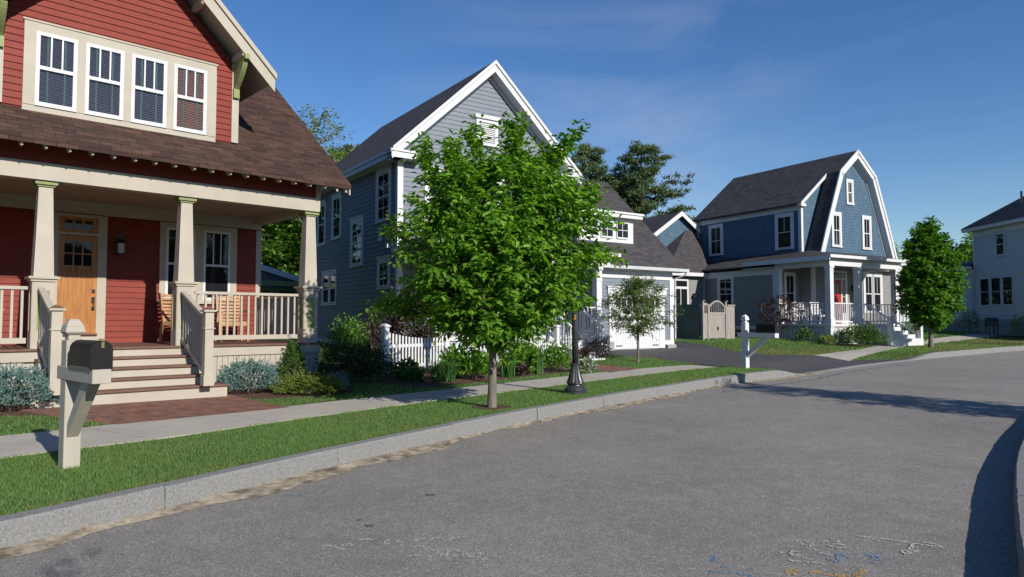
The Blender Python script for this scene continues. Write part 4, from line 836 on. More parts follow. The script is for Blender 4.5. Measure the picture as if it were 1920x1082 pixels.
for k in range(4): b.box(.45, 2.75, -2.2 - .3 * (k + 1), -2.2, .55, fl - .17 * (k + 1) + .02)
P(b, 'porch_steps', 'white')
for u in (.45, 2.75):
    P(MB().taper(u, -3.25, .6, 1.80, .17, .17).taper(u, -3.25, 1.80, 1.86, .22, .22), 'newel_post', 'white'); railing(BH, (u, -2.1), (u, -3.2), rt, fl + .1, 'white', zt2=rt - .68, zb2=fl - .5, name='stair_rail', pitch=.14)
# door, sidelight, transom
b = MB(); b.wbox(Bf, .86, .98, 0, .05, fl, 4.1); b.wbox(Bf, 1.78, 1.86, 0, .05, fl, 3.68); b.wbox(Bf, 2.12, 2.26, 0, .05, fl, 4.1); b.wbox(Bf, .98, 2.12, 0, .05, 3.66, 3.74); b.wbox(Bf, .98, 2.12, 0, .05, 4.0, 4.1); b.wbox(Bf, 1.86, 2.12, 0, .045, fl, fl + .5); P(b, 'door_frame', 'white')
b = MB(); b.wbox(Bf, .98, 1.78, .0, .03, fl, 3.66); b.wbox(Bf, 1.15, 1.62, .03, .04, fl + .2, fl + .85); dr = P(b, 'front_door', 'reddoor'); P(MB().wbox(Bf, 1.18, 1.36, .0, .038, 2.95, 3.45).wbox(Bf, 1.42, 1.6, .0, .038, 2.95, 3.45), 'pane', 'glass', dr)
for z in (2.08, 2.48, 2.88, 3.28): P(MB().wbox(Bf, 1.89, 2.09, .0, .025, z, z + .33), 'sidelight_pane', 'glass')
for a in (1.02, 1.30, 1.58, 1.86): P(MB().wbox(Bf, a, a + .22, .0, .025, 3.76, 3.98), 'transom_pane', 'glass')
window(BH, Bf, 3.75, 4.35, 2.1, 3.95, cas=.14, cap=False, up=(2, 1), lo=(1, 1), sashw=.05); window(BH, Bf, 4.49, 5.09, 2.1, 3.95, cas=.14, cap=False, up=(2, 1), lo=(1, 1), sashw=.05)
b = MB(); b.wbox(Bf, 2.62, 2.72, .0, .12, 3.3, 3.42); b.wbox(Bf, 2.6, 2.74, .08, .2, 3.12, 3.32); P(b, 'porch_lantern', 'metal')
# rear wing
wv = 7.45; Wf = WF('F', wv); wc = -1.65; wh = 3.2; wp = 7.75; ws = .66
b = MB(); b.box(wc - wh, wc + wh, wv, 13, .5, wp - ws * wh - .15); b.extr([(wc - wh, wv, wp - ws * wh - .15), (wc + wh, wv, wp - ws * wh - .15), (wc, wv, wp - .15)], (0, 5.5, 0)); P(b, 'wing_wall', 'bluex')
b = MB(); shell(b, wv - .25, 13.2, [(wc - wh - .3, wp - ws * (wh + .3)), (wc, wp), (wc + wh + .3, wp - ws * (wh + .3))]); P(b, 'wing_roof', 'shiny')
b = MB()
for s in (-1, 1): q = wh + .3; b.extr([(wc + s * q, wv - .29, wp - ws * q - .25), (wc + s * q, wv - .29, wp - ws * q + .01), (wc, wv - .29, wp + .01), (wc, wv - .29, wp - .25)], (0, .05, 0))
P(b, 'wing_rake_board', 'white')
b = MB(); b.poly([(-4.9, 4.95, 4.12), (-1.9, 4.95, 4.12), (-.3, 7.44, 6.75), (-1.15, 7.44, 6.75)]); b.poly([(-4.9, 7.44, 4.12), (-4.9, 4.95, 4.12), (-1.15, 7.44, 6.75)]); b.poly([(-4.9, 4.95, 4.10), (-4.9, 7.44, 4.10), (-1.9, 7.44, 4.10), (-1.9, 4.95, 4.10)]); P(b, 'link_roof', 'shinx')
b = MB(); b.box(-4.7, -2.05, 5.25, 7.44, .5, 4.0); P(b, 'link_wall', 'greywall'); b = MB(); Lf = WF('F', 5.25); b.lap(Lf, 1.3, 3.9, -4.7, -2.05, .12); P(b, 'link_siding', 'greywall')
b = MB(); b.box(-4.95, -2.0, 4.9, 4.95, 3.96, 4.14); P(b, 'link_gutter', 'white')
b = MB(); b.wbox(Lf, -4.3, -4.2, 0, .05, 1.3, 3.8); b.wbox(Lf, -3.3, -3.2, 0, .05, 1.3, 3.8); b.wbox(Lf, -4.2, -3.3, 0, .05, 3.3, 3.42); b.wbox(Lf, -4.2, -3.3, 0, .05, 3.72, 3.8); b.wbox(Lf, -3.77, -3.73, 0, .05, 1.3, 3.3); pd = P(b, 'patio_door', 'white'); P(MB().wbox(Lf, -4.2, -3.3, 0, .025, 1.3, 3.72), 'pane', 'glass', pd)
b = MB(); b.wbox(Lf, -2.9, -2.8, 0, .15, 3.0, 3.08); b.wbox(Lf, -2.97, -2.75, .1, .3, 2.92, 3.0); P(b, 'wall_sconce', 'metal')

# ------------------------------------------------------------------ white house across the bend
WH = House('white_house', 29.0, 43.4, -math.pi / 2, 1.15, 'large white clapboard house in shade at the right edge, with dark hipped roof', 'house')
P = WH.part; Wl = WF('F', 0)  # local +x runs towards the viewer (world -y); outward (-v) is world -x
L_ = 9.0; WZ = 7.25
b = MB(); b.box(0, L_, 0, 10, .8, WZ); b.box(-2.6, 0, -.15, 7, .8, 4.9); P(b, 'wall', 'farwhite')
b = MB(); b.lap(Wl, 2.0, WZ - .35, .14, L_, .14); b.lap(WF('F', -.15), 1.9, 4.6, -2.45, -.0, .14); b.lap(WF('L', -2.6), 1.9, 4.6, -.15, 7, .14); P(b, 'clapboard_siding', 'farwhite')
b = MB(); b.wbox(Wl, 0, .14, 0, .04, 4.9, WZ - .35); b.wbox(Wl, -.0, L_, 0, .05, WZ - .35, WZ); b.wbox(WF('F', -.15), -2.6, -2.45, 0, .04, 1.9, 4.6); b.wbox(WF('F', -.15), -2.6, 0, 0, .05, 4.6, 4.9); b.box(-.45, L_, -.45, 0, WZ, WZ + .2); b.box(-2.95, 0, -.5, -.15, 4.9, 5.08); P(b, 'cornice', 'white')
P(MB().box(0, L_, -.02, 0, .8, 1.75).box(-2.62, 0, -.17, -.15, .8, 1.75), 'foundation', 'foundation')
b = MB(); b.poly([(-.5, -.5, WZ + .2), (L_ + 3, -.5, WZ + .2), (L_ + 3, 5, WZ + 4.2), (5, 5, WZ + 4.2)]); b.poly([(-.5, 10.5, WZ + .2), (-.5, -.5, WZ + .2), (5, 5, WZ + 4.2)]); b.poly([(-2.98, -.53, 5.08), (0, -.53, 5.08), (0, 3, 6.0), (-2.98 + .0, 3, 6.0)]); b.poly([(-2.98, -.53, 5.08), (-2.98, 3, 6.0), (-2.98, 3, 5.0)]); P(b, 'roof', 'shinx')
b = MB(); b.tube([(2.6, 1.2, 8.2), (2.6, 1.2, 9.35)], .06); P(b, 'vent_pipe', 'metal')
window(WH, Wl, 2.05, 2.75, 5.55, 6.85, cas=.09, up=(1, 1), lo=(1, 1), cm='farwhite')
for k in range(3): window(WH, Wl, .55 + k * .98, 1.35 + k * .98, 2.6, 4.25, cas=.07, cap=False, up=(1, 1), lo=(1, 1), cm='farwhite', sashw=.03)
window(WH, WF('F', -.15), -1.75, -1.15, 2.65, 3.75, cas=.08, cap=False, up=(1, 1), lo=(1, 1), cm='farwhite')
# deck
b = MB(); b.box(-5.2, -2.6, -.6, 3, 1.0, 1.95); P(b, 'deck_base', 'farwhite')
for p0, p1 in (((-5.1, -.5), (-2.7, -.5)), ((-5.1, -.5), (-5.1, 2.5))): railing(WH, p0, p1, 2.75, 2.05, 'farwhite', pitch=.16, name='deck_railing')
# small buildings further off
def cottage(name, x, y, az, g, wdt, dep, eave, slope, wm, label, opening=True):
    H = House(name, x, y, az, g, label, 'house'); P = H.part; w0 = WF('F', 0)
    b = MB(); b.box(0, wdt, 0, dep, g - .5, eave); b.extr([(0, 0, eave), (wdt, 0, eave), (wdt / 2, 0, eave + slope * wdt / 2)], (0, dep, 0)); P(b, 'wall', wm)
    b = MB(); b.lap(w0, g, eave, 0, wdt, .14); b.lap(WF('L', 0), g, eave, 0, dep, .14); P(b, 'clapboard_siding', wm)
    b = MB(); q = wdt / 2 + .35; shell(b, -.3, dep + .3, [(wdt / 2 - q, eave + .1 - .35 * slope), (wdt / 2, eave + slope * wdt / 2 + .12), (wdt / 2 + q, eave + .1 - .35 * slope)]); P(b, 'roof', 'shiny')
    b = MB()
    for s in (-1, 1): b.extr([(wdt / 2 + s * q, -.36, eave - .35 * slope - .15), (wdt / 2 + s * q, -.36, eave - .35 * slope + .12), (wdt / 2, -.36, eave + slope * wdt / 2 + .14), (wdt / 2, -.36, eave + slope * wdt / 2 - .12)], (0, .05, 0))
    b.box(-.37, -.33, -.3, dep, eave - .35, eave - .1); P(b, 'eave_trim', 'white')
    return H
c1 = cottage('small_white_house', 31.2, 60.0, R(30), 1.2, 6, 9, 4.3, .55, 'farwhite', 'small white gabled building seen between the gambrel house and the maple')
window(c1, WF('F', 0), 1.2, 2.2, 2.2, 3.6, cm='white'); window(c1, WF('F', 0), 3.8, 4.8, 2.2, 3.6, cm='white')
b = MB(); b.wbox(WF('L', 0), 1.0, 1.9, 0, .05, 1.3, 3.3); c1.part(b, 'side_door', 'metal'); b = MB(); b.wbox(WF('L', 0), 1.3, 1.6, 0, .3, 3.55, 3.75); c1.part(b, 'wall_sconce', 'metal')
c2 = cottage('beige_house', 40.0, 66.0, R(20), 1.3, 8, 9, 4.1, .45, 'beige', 'beige clapboard house half hidden behind the roadside maple')
for a in (1.2, 3.4, 5.6): window(c2, WF('F', 0), a, a + 1, 2.2, 3.5)
c3 = cottage('garden_house', -14.2, 30.5, AZG, .7, 5.2, 8, 3.5, .28, 'bluegrey', 'low blue-grey sunroom building seen through the red house porch')
for a in (.5, 1.6, 2.7, 3.8): window(c3, WF('F', 0), a, a + .8, 1.7, 3.1, cm='green', sm='green', cap=False)
b = MB(); b.box(-.4, 5.6, -.55, -.3, 3.28, 3.5); c3.part(b, 'front_fascia', 'green')
#@@MARKS
MARK_W = [[(-1.35, 5.0), (-1.32, 5.02), (-1.25, 4.98), (-1.18, 4.93), (-1.17, 4.96)], [(-1.21, 5.0), (-1.17, 5.06), (-1.13, 5.02), (-1.18, 5.0)], [(-1.12, 5.11), (-1.08, 5.15), (-1.01, 5.13)], [(-0.91, 5.02), (-0.91, 5.11), (-0.9, 5.15), (-0.89, 5.04)], [(-0.85, 5.06), (-0.84, 5.12), (-0.79, 5.06), (-0.84, 5.09)], [(-0.71, 5.11), (-0.68, 5.16), (-0.64, 5.17)], [(-0.6, 5.12), (-0.57, 5.19), (-0.51, 5.17), (-0.49, 5.12), (-0.45, 5.14), (-0.43, 5.21)], [(-0.42, 5.16), (-0.35, 5.21)], [(-0.7, 4.96), (-0.66, 5.0), (-0.58, 4.96), (-0.62, 4.93)], [(-0.7, 4.77), (-0.68, 4.81), (-0.63, 4.79)], [(-0.56, 4.77), (-0.55, 4.83)], [(-0.44, 4.93), (-0.45, 4.79), (-0.5, 4.79), (-0.48, 4.84), (-0.45, 4.83)], [(-0.39, 4.77), (-0.4, 4.83)], [(-0.39, 4.89), (-0.36, 4.89)], [(-0.33, 4.78), (-0.32, 4.85), (-0.29, 4.77), (-0.26, 4.79)], [(-0.18, 4.84), (-0.22, 4.85), (-0.23, 4.79), (-0.19, 4.79), (-0.18, 4.85), (-0.18, 4.74), (-0.21, 4.72)], [(2.56, 5.23), (2.67, 5.11)], [(2.57, 5.21), (2.74, 5.14), (2.89, 5.05), (3.04, 4.96)], [(2.96, 5.08), (3.02, 5.04), (3.04, 4.96)], [(2.87, 5.04), (2.74, 4.87), (2.69, 4.83), (2.7, 4.89), (2.75, 4.92)], [(2.72, 4.84), (2.84, 4.92)], [(1.84, 4.87), (1.88, 4.87)], [(1.94, 4.96), (1.98, 4.96)], [(2.05, 5.08), (2.11, 5.12), (2.16, 5.06), (2.11, 4.98), (2.07, 5.04)], [(1.98, 4.87), (1.95, 4.89), (1.91, 4.83), (1.92, 4.78), (1.97, 4.81)], [(2.06, 4.96), (2.13, 4.92)], [(2.23, 5.09), (2.29, 5.11)], [(2.33, 5.15), (2.38, 5.14), (2.36, 5.08), (2.32, 5.09)], [(2.37, 5.02), (2.31, 5.04), (2.24, 5.0), (2.28, 4.96), (2.35, 4.97)], [(1.85, 4.72), (1.87, 4.69), (1.92, 4.69)], [(1.96, 4.77), (2.01, 4.72)], [(1.95, 4.67), (2.02, 4.67), (2.06, 4.64)], [(2.11, 4.86), (2.16, 4.83), (2.18, 4.79)]]
MARK_B = [[(1.32, 4.7), (1.37, 4.79), (1.38, 4.76), (1.34, 4.69)], [(1.37, 4.6), (1.41, 4.59)], [(1.27, 4.51), (1.31, 4.5), (1.47, 4.47), (1.51, 4.43)], [(2.13, 4.74), (2.16, 4.67), (2.25, 4.85), (2.27, 4.79), (2.29, 4.74)], [(2.43, 4.85), (2.45, 4.76), (2.5, 4.79)], [(2.41, 4.74), (2.49, 4.7)], [(2.38, 4.66), (2.42, 4.67)], [(-2.06, 6.37), (-1.9, 6.38)], [(-1.85, 6.21), (-1.8, 6.24)]]
MARK_O = [[(1.84, 4.51), (1.81, 4.56), (1.76, 4.51), (1.76, 4.48), (1.8, 4.47)], [(1.89, 4.5), (1.96, 4.51), (1.95, 4.47), (2.12, 4.43)], [(2.15, 4.41), (2.24, 4.53), (2.27, 4.51)]]
MARK_D = [[(-1.25, 5.63), (-1.21, 5.63)], [(-1.15, 5.48), (-1.11, 5.46), (-1.08, 5.47)], [(-0.78, 6.39), (-0.7, 6.38)]]
MARK_F = [[(1.18, 6.53), (0.84, 6.14), (0.62, 5.93), (0.4, 5.54), (0.24, 5.19), (0.04, 5.0)]]

def markmat(name, col, dens, sc=55):
    m = bpy.data.materials.new(name); m.use_nodes = True; t = m.node_tree; p = t.nodes['Principled BSDF']; o = t.nodes['Material Output']; p.inputs['Base Color'].default_value = (*col, 1); p.inputs['Roughness'].default_value = .9
    c = t.nodes.new('ShaderNodeTexCoord'); n = t.nodes.new('ShaderNodeTexNoise'); n.inputs['Scale'].default_value = sc; n.inputs['Detail'].default_value = 4; t.links.new(c.outputs['Object'], n.inputs[0])
    r = t.nodes.new('ShaderNodeMapRange'); r.inputs[1].default_value = .62 - dens; r.inputs[2].default_value = .70 - dens; t.links.new(n.outputs[0], r.inputs[0]); tr = t.nodes.new('ShaderNodeBsdfTransparent'); mx = t.nodes.new('ShaderNodeMixShader')
    t.links.new(r.outputs[0], mx.inputs[0]); t.links.new(tr.outputs[0], mx.inputs[1]); t.links.new(p.outputs[0], mx.inputs[2]); t.links.new(mx.outputs[0], o.inputs[0]); return m
def marks(strokes, m, wd, name='road_marking'):
    b = MB(); r = random.Random(4)
    for k, st in enumerate(strokes):
        P = [Vector((x, y, 0)) for x, y in st]; Q = []
        for i in range(len(P) - 1):
            n = max(2, int((P[i + 1] - P[i]).length / .05))
            for j in range(n): Q.append(P[i].lerp(P[i + 1], j / n))
        Q.append(P[-1]); base = len(b.v)
        for i, p in enumerate(Q):
            d = (Q[min(i + 1, len(Q) - 1)] - Q[max(i - 1, 0)]); d = d.normalized() if d.length > 1e-6 else Vector((1, 0, 0)); n = Vector((-d.y, d.x, 0)) * wd * (.6 + .5 * r.random()) / 2
            for s in (-1, 1): q = p + n * s; b.v.append((q.x, q.y, float(Rz(q.y)) + .004 + .0006 * (k % 5)))
        for i in range(len(Q) - 1): b.f.append([base + 2 * i, base + 2 * i + 1, base + 2 * i + 3, base + 2 * i + 2])
    tag(b.build(name, m), kind='structure')
marks(MARK_W, markmat('white chalk', (.42, .40, .36), .18), .034); marks(MARK_B, markmat('blue spray paint', (.14, .26, .42), .15), .04); marks(MARK_O, markmat('orange spray paint', (.50, .30, .07), .15), .05)
marks(MARK_D, markmat('oil spot', (.05, .05, .045), .15, 30), .06, 'oil_spot'); marks(MARK_F, markmat('scuffed white line', (.48, .47, .42), .02, 70), .09)

# ------------------------------------------------------------------ foliage helpers
def rnd(r, n): v = r.standard_normal((n, 3)); return v / np.linalg.norm(v, axis=1)[:, None]
def unit(v): return v / np.maximum(np.linalg.norm(v, axis=1)[:, None], 1e-9)
def leafgeo(P, D, Nn, L, W, fold=.12, droop=.12):
    n = len(P); D = unit(D); S_ = unit(np.cross(D, Nn)); Nn = np.cross(S_, D); L = np.broadcast_to(L, n)[:, None]; W = np.broadcast_to(W, n)[:, None]
    V = np.empty((n, 6, 3)); up = Nn * L * fold
    V[:, 0] = P; V[:, 1] = P + D * L * .32 + S_ * W * .5 + up; V[:, 2] = P + D * L * .72 + S_ * W * .34 + up * .6; V[:, 3] = P + D * L - Nn * L * droop; V[:, 4] = P + D * L * .72 - S_ * W * .34 + up * .6; V[:, 5] = P + D * L * .32 - S_ * W * .5 + up
    b = (np.arange(n) * 6)[:, None]; F = np.concatenate([b + [0, 1, 2, 3], b + [0, 3, 4, 5]]); return V.reshape(-1, 3), F
def needlegeo(P, D, L, W, r):
    n = len(P); D = unit(D); S_ = unit(np.cross(D, rnd(r, n))); L = np.broadcast_to(L, n)[:, None]; W = np.broadcast_to(W, n)[:, None]
    V = np.empty((n, 3, 3)); V[:, 0] = P - S_ * W / 2; V[:, 1] = P + S_ * W / 2; V[:, 2] = P + D * L; return V.reshape(-1, 3), np.arange(n * 3).reshape(n, 3)
def tree(name, base, label, cat, clear, env, trunk_r, limbs, sprays, per, slen, L, W, lm, bark='bark', seed=1, cx=0., cy=0., up=.35, extra=(), group=None, ry=1.0, lean=0, inner=.45, top=None):
    """base (x,y,z); env [(z, radius)] above the base; leaves grow on fanned twigs"""
    r = np.random.default_rng(seed); X, Y, Z = base; e = empty(name, base, 0, label, cat, group)
    zs = np.array([q[0] for q in env]); rs = np.array([q[1] for q in env]); ph = r.uniform(0, 6.28, 6)
    def rad(z, th): return np.interp(z, zs, rs) * (.84 + .13 * np.sin(3 * th + ph[0] + z * 1.1) + .10 * np.sin(5 * th + ph[1] - z * 2.3) + .07 * np.sin(9 * th + ph[2] + z * 4))
    b = MB(); ztop = top or zs[-1] * .86; tp = [(0, 0, -.1), (0, 0, .02), (.01, 0, clear * .5), (cx * .1 + lean * .3, 0, clear), (cx * .5 + lean * .6, cy * .5, clear + (ztop - clear) * .5), (cx + lean, cy, ztop)]
    b.tube(tp, [trunk_r * 1.45, trunk_r * 1.25, trunk_r, trunk_r * .92, trunk_r * .5, trunk_r * .12], 10)
    def axis(z): f = np.clip((z - clear) / max(ztop - clear, .1), 0, 1); return np.array([(cx + lean) * f, cy * f, z])
    ends = []
    for i in range(limbs):
        th = i * 2.4 + r.uniform(-.4, .4); z1 = clear + (zs[-1] * .93 - clear) * ((i + .8) / limbs) ** .85; z0 = max(clear * .92, z1 - (z1 - clear) * .45 - .25 * np.interp(z1, zs, rs)); R1 = rad(z1, th) * .78
        a = axis(z0); q = axis(z1) + np.array([math.cos(th) * R1, math.sin(th) * R1 * ry, 0]); m = a * .55 + q * .45 + np.array([0, 0, -.08 * R1]); tr = trunk_r * (.42 - .22 * i / limbs)
        b.tube([tuple(a), tuple(m), tuple(q)], [tr, tr * .6, tr * .18], 6); ends.append((a, m, q))
    E_ = np.array([a * (1 - f) + m * f for a, m, q in ends for f in (.5, 1)] + [m * (1 - f) + q * f for a, m, q in ends for f in (.5, 1)])
    z = r.uniform(0, 1, sprays * 3) * (zs[-1] - zs[0]) + zs[0]; keep = r.uniform(0, 1, sprays * 3) < (np.interp(z, zs, rs) / rs.max()) ** 1.1 + .08; z = z[keep][:sprays]; n = len(z)
    th = r.uniform(0, 2 * math.pi, n); rho = r.uniform(0, 1, n) ** inner; rr = rad(z, th) * rho; f = np.clip((z - clear) / max(ztop - clear, .1), 0, 1)
    C_ = np.c_[(cx + lean) * f + np.cos(th) * rr, cy * f + np.sin(th) * rr * ry, z]; O = np.c_[np.cos(th), np.sin(th), np.full(n, up)] + r.standard_normal((n, 3)) * .28
    O[:, 2] += .9 * (z > zs[-1] * .85)
    if len(extra):
        ex = np.array([q[:3] for q in extra]); eo = np.array([q[3:6] for q in extra]); C_ = np.r_[C_, ex]; O = np.r_[O, eo]; n = len(C_)
    O = unit(O); Ps, Ds, Ns = [], [], []
    sub = 3; lp = max(2, per // sub)
    for k in range(sub):
        d = unit(O + r.standard_normal((n, 3)) * .32); st = C_ - O * slen * .35
        side = unit(np.cross(d, np.array([0, 0, 1.]) + r.standard_normal((n, 3)) * .3))
        for j in range(lp):
            t = (j + .6) / lp; ln = slen * r.uniform(.75, 1.15, n)[:, None]; p = st + d * ln * t - np.array([0, 0, 1]) * (t ** 2) * slen * .14; sg = 1 if j % 2 else -1
            Ps.append(p + r.standard_normal((n, 3)) * L * .18); Ds.append(d * .55 + side * sg * .8 + np.array([0, 0, -.32]) + r.standard_normal((n, 3)) * .28); Ns.append(np.array([0, 0, 1.]) + O * .25 + r.standard_normal((n, 3)) * .38)
    Pp, Dd, Nn = map(np.concatenate, (Ps, Ds, Ns)); m_ = len(Pp); V, F = leafgeo(Pp, Dd, Nn, L * r.uniform(.7, 1.2, m_), W * r.uniform(.75, 1.15, m_))
    for i in range(0, n, 1 if n < 900 else 3):
        c0 = C_[i] - O[i] * slen * .35; dd = np.linalg.norm(E_ - c0, axis=1); q = E_[dd.argmin()]
        if dd.min() < 2.5 * max(rs): b.tube([tuple(q), tuple(c0 * .6 + q * .4 + np.array([0, 0, .03])), tuple(c0), tuple(C_[i] + O[i] * slen * .4)], [trunk_r * .09 + .003, trunk_r * .07 + .002, .004 + trunk_r * .02, .002], 3)
    b.build('trunk', bark, e, smooth=True); npmesh('crown', V, F, lm, e); return e
def shrub(name, label, x, y, rx, h, n, L, W, lm, seed=1, ry=None, lump=.15, upw=.5, cat='shrub', group=None, z=None, stems=6, bark='bark', shape='dome', cz=None):
    r = np.random.default_rng(seed); ry = ry or rx; z = H1(x, y) if z is None else z; e = empty(name, (x, y, z), 0, label, cat, group)
    th = r.uniform(0, 6.283, n); c = r.uniform(-.35, 1, n); s = np.sqrt(np.maximum(0, 1 - c * c)); rho = r.uniform(0, 1, n) ** .33; ph = r.uniform(0, 6, 4)
    g = (1 + lump * (np.sin(4 * th + ph[0] + 3 * c) + .7 * np.sin(7 * th + ph[1]) * np.cos(5 * c + ph[2])))
    if shape == 'cone': k = np.clip((c + .35) / 1.35, 0, 1); R0 = (1 - k) ** .7 * .95 + .08; P = np.c_[np.cos(th) * rx * R0 * rho * g, np.sin(th) * ry * R0 * rho * g, h * k]
    else: P = np.c_[np.cos(th) * s * rx * rho * g, np.sin(th) * s * ry * rho * g, h * .36 + c * h * .64 * np.where(c > 0, rho * g, .9)]; P[:, 2] = np.maximum(P[:, 2], .02)
    O = np.c_[P[:, 0] / rx, P[:, 1] / ry, np.full(n, 0.) + (P[:, 2] - h * .3) / h + upw]; O = unit(O)
    V, F = leafgeo(P, O + r.standard_normal((n, 3)) * .55, O + r.standard_normal((n, 3)) * .6 + np.array([0, 0, .5]), L * r.uniform(.6, 1.25, n), W * r.uniform(.7, 1.2, n)); npmesh('foliage', V, F, lm, e)
    b = MB()
    for i in range(stems): t = r.uniform(0, 6.28); q = r.uniform(.2, .75); b.tube([(math.cos(t) * .04, math.sin(t) * .04, -.03), (math.cos(t) * rx * q * .5, math.sin(t) * ry * q * .5, h * .35), (math.cos(t) * rx * q, math.sin(t) * ry * q, h * .75)], [.012, .009, .003], 4)
    b.build('stem', bark, e); return e
def sprigs(name, label, x, y, rx, h, n, lm, seed=1, ry=None, sl=.10, nl=.028, per=26, cat='shrub', lump=.12, shape='dome', flat=0., z=None, group=None, nw=.007):
    """conifer shrub: bottle-brush shoots of short needles"""
    r = np.random.default_rng(seed); ry = ry or rx; z = H1(x, y) if z is None else z; e = empty(name, (x, y, z), 0, label, cat, group)
    th = r.uniform(0, 6.283, n); c = r.uniform(-.5, 1, n); s = np.sqrt(np.maximum(0, 1 - c * c)); rho = r.uniform(.45, 1, n) ** .5; ph = r.uniform(0, 6, 4); g = 1 + lump * (np.sin(4 * th + ph[0] + 3 * c) + .8 * np.sin(7 * th + ph[1]) * np.cos(6 * c + ph[2]))
    if shape == 'cone': k = np.clip((c + .5) / 1.5, 0, 1); R0 = (1 - k) ** .6 * .95 + .06; P = np.c_[np.cos(th) * rx * R0 * rho * g, np.sin(th) * ry * R0 * rho * g, h * k]
    else: P = np.c_[np.cos(th) * s * rx * rho * g, np.sin(th) * s * ry * rho * g, h * .40 + c * h * .60 * np.where(c > 0, rho * g, .8)]
    P[:, 2] = np.maximum(P[:, 2], .03); O = np.c_[P[:, 0] / rx, P[:, 1] / ry, (P[:, 2] - h * .35) / h * (1 - flat) + .35]; O = unit(O + r.standard_normal((n, 3)) * .35)
    tw = r.uniform(0, 1, (n, per)); Q = (P[:, None, :] + O[:, None, :] * (sl * (tw - .5))[..., None]).reshape(-1, 3); OO = np.repeat(O, per, 0); N_ = len(Q)
    D = unit(np.cross(OO, rnd(r, N_))) * .8 + OO * .75; V, F = needlegeo(Q, D, nl * r.uniform(.7, 1.2, N_), nw * r.uniform(.8, 1.3, N_), r); npmesh('foliage', V, F, lm, e)
    b = MB()
    for i in range(8): t = r.uniform(0, 6.28); q = r.uniform(.3, .8); b.tube([(0, 0, -.03), (math.cos(t) * rx * q * .5, math.sin(t) * ry * q * .5, h * .3), (math.cos(t) * rx * q, math.sin(t) * ry * q, h * .6)], [.02, .012, .004], 4)
    b.build('stem', 'bark', e); return e
def blades(name, label, x, y, rx, h, n, w, lm, seed=1, arch=.35, cat='plant', group=None):
    r = np.random.default_rng(seed); z = H1(x, y); e = empty(name, (x, y, z), 0, label, cat, group); a = r.uniform(0, 6.283, n); q = np.sqrt(r.uniform(0, 1, n)) * rx * .6
    B = np.c_[np.cos(a) * q, np.sin(a) * q, np.full(n, -.02)]; d = r.uniform(0, 6.283, n); hh = h * r.uniform(.6, 1.08, n); ln = arch * hh * r.uniform(.3, 1.5, n); D = np.c_[np.cos(d), np.sin(d), np.zeros(n)]; S_ = np.c_[-np.sin(d), np.cos(d), np.zeros(n)] * (w / 2)
    V = np.empty((n, 7, 3))
    for k, t in enumerate((0, .45, .8)):
        p = B + D * (ln * t ** 2)[:, None] + np.array([0, 0, 1]) * (hh * (t - .25 * arch * t ** 3))[:, None]; V[:, 2 * k] = p - S_ * (1 - .3 * t); V[:, 2 * k + 1] = p + S_ * (1 - .3 * t)
    V[:, 6] = B + D * (ln * 1.15)[:, None] + np.array([0, 0, 1]) * (hh * (1 - .35 * arch))[:, None]
    b = (np.arange(n) * 7)[:, None]; F = np.concatenate([b + [0, 1, 3, 2], b + [2, 3, 5, 4], b + [4, 5, 6, 6]]); V = V.reshape(-1, 3)
    me = bpy.data.meshes.new('leaves'); F = [tuple(f) if f[2] != f[3] else tuple(f[:3]) for f in F.tolist()]; me.from_pydata(V.tolist(), [], F); me.materials.append(M[lm]); o = bpy.data.objects.new('leaves', me); C.objects.link(o); o.parent = e; return e
def pine(base, height, rmax, label, seed=1, n=46, z0=.3, dens=1., group='pines beyond the houses', lean=0, card=.30, ex=.6):
    r = np.random.default_rng(seed); e = empty('pine_tree', base, 0, label, 'tree', group); b = MB(); b.tube([(0, 0, -1), (lean * .4, 0, height * .5), (lean, 0, height)], [height * .016, height * .010, .03], 8); Ps, Ds = [], []
    for i in range(n):
        f = z0 + (1 - z0) * (i + r.uniform(-.3, .5)) / n; f = min(f, .99); z = height * f; th = i * 2.4 + r.uniform(-.5, .5); Lb = rmax * ((1 - f) / (1 - z0)) ** ex * r.uniform(.45, 1.15) + .35; d = np.array([math.cos(th), math.sin(th), 0]); rise = .12 + .5 * f
        p0 = np.array([lean * f, 0, z]); p1 = p0 + d * Lb * .55 + np.array([0, 0, Lb * rise * .3]); p2 = p0 + d * Lb + np.array([0, 0, Lb * rise]); b.tube([tuple(p0), tuple(p1), tuple(p2)], [.07 * (1.2 - f), .045 * (1.2 - f), .015], 4)
        for k in range(int((4 + Lb * 4.5) * dens)):
            t = r.uniform(.35, 1.05); c = p0 * (1 - t) ** 2 + 2 * p1 * t * (1 - t) + p2 * t * t + r.standard_normal(3) * np.array([.32, .32, .13]) * (1 + Lb * .12); m = 46
            Ps.append(c + r.standard_normal((m, 3)) * np.array([.17, .17, .08])); Ds.append(rnd(r, m) + d * .5 + np.array([0, 0, .7]))
    Ps, Ds = np.concatenate(Ps), np.concatenate(Ds); V, F = needlegeo(Ps, Ds, card * r.uniform(.6, 1.1, len(Ps)), .085, r); b.build('trunk', 'pinebark', e, smooth=True); npmesh('crown', V, F, 'needle', e); return e

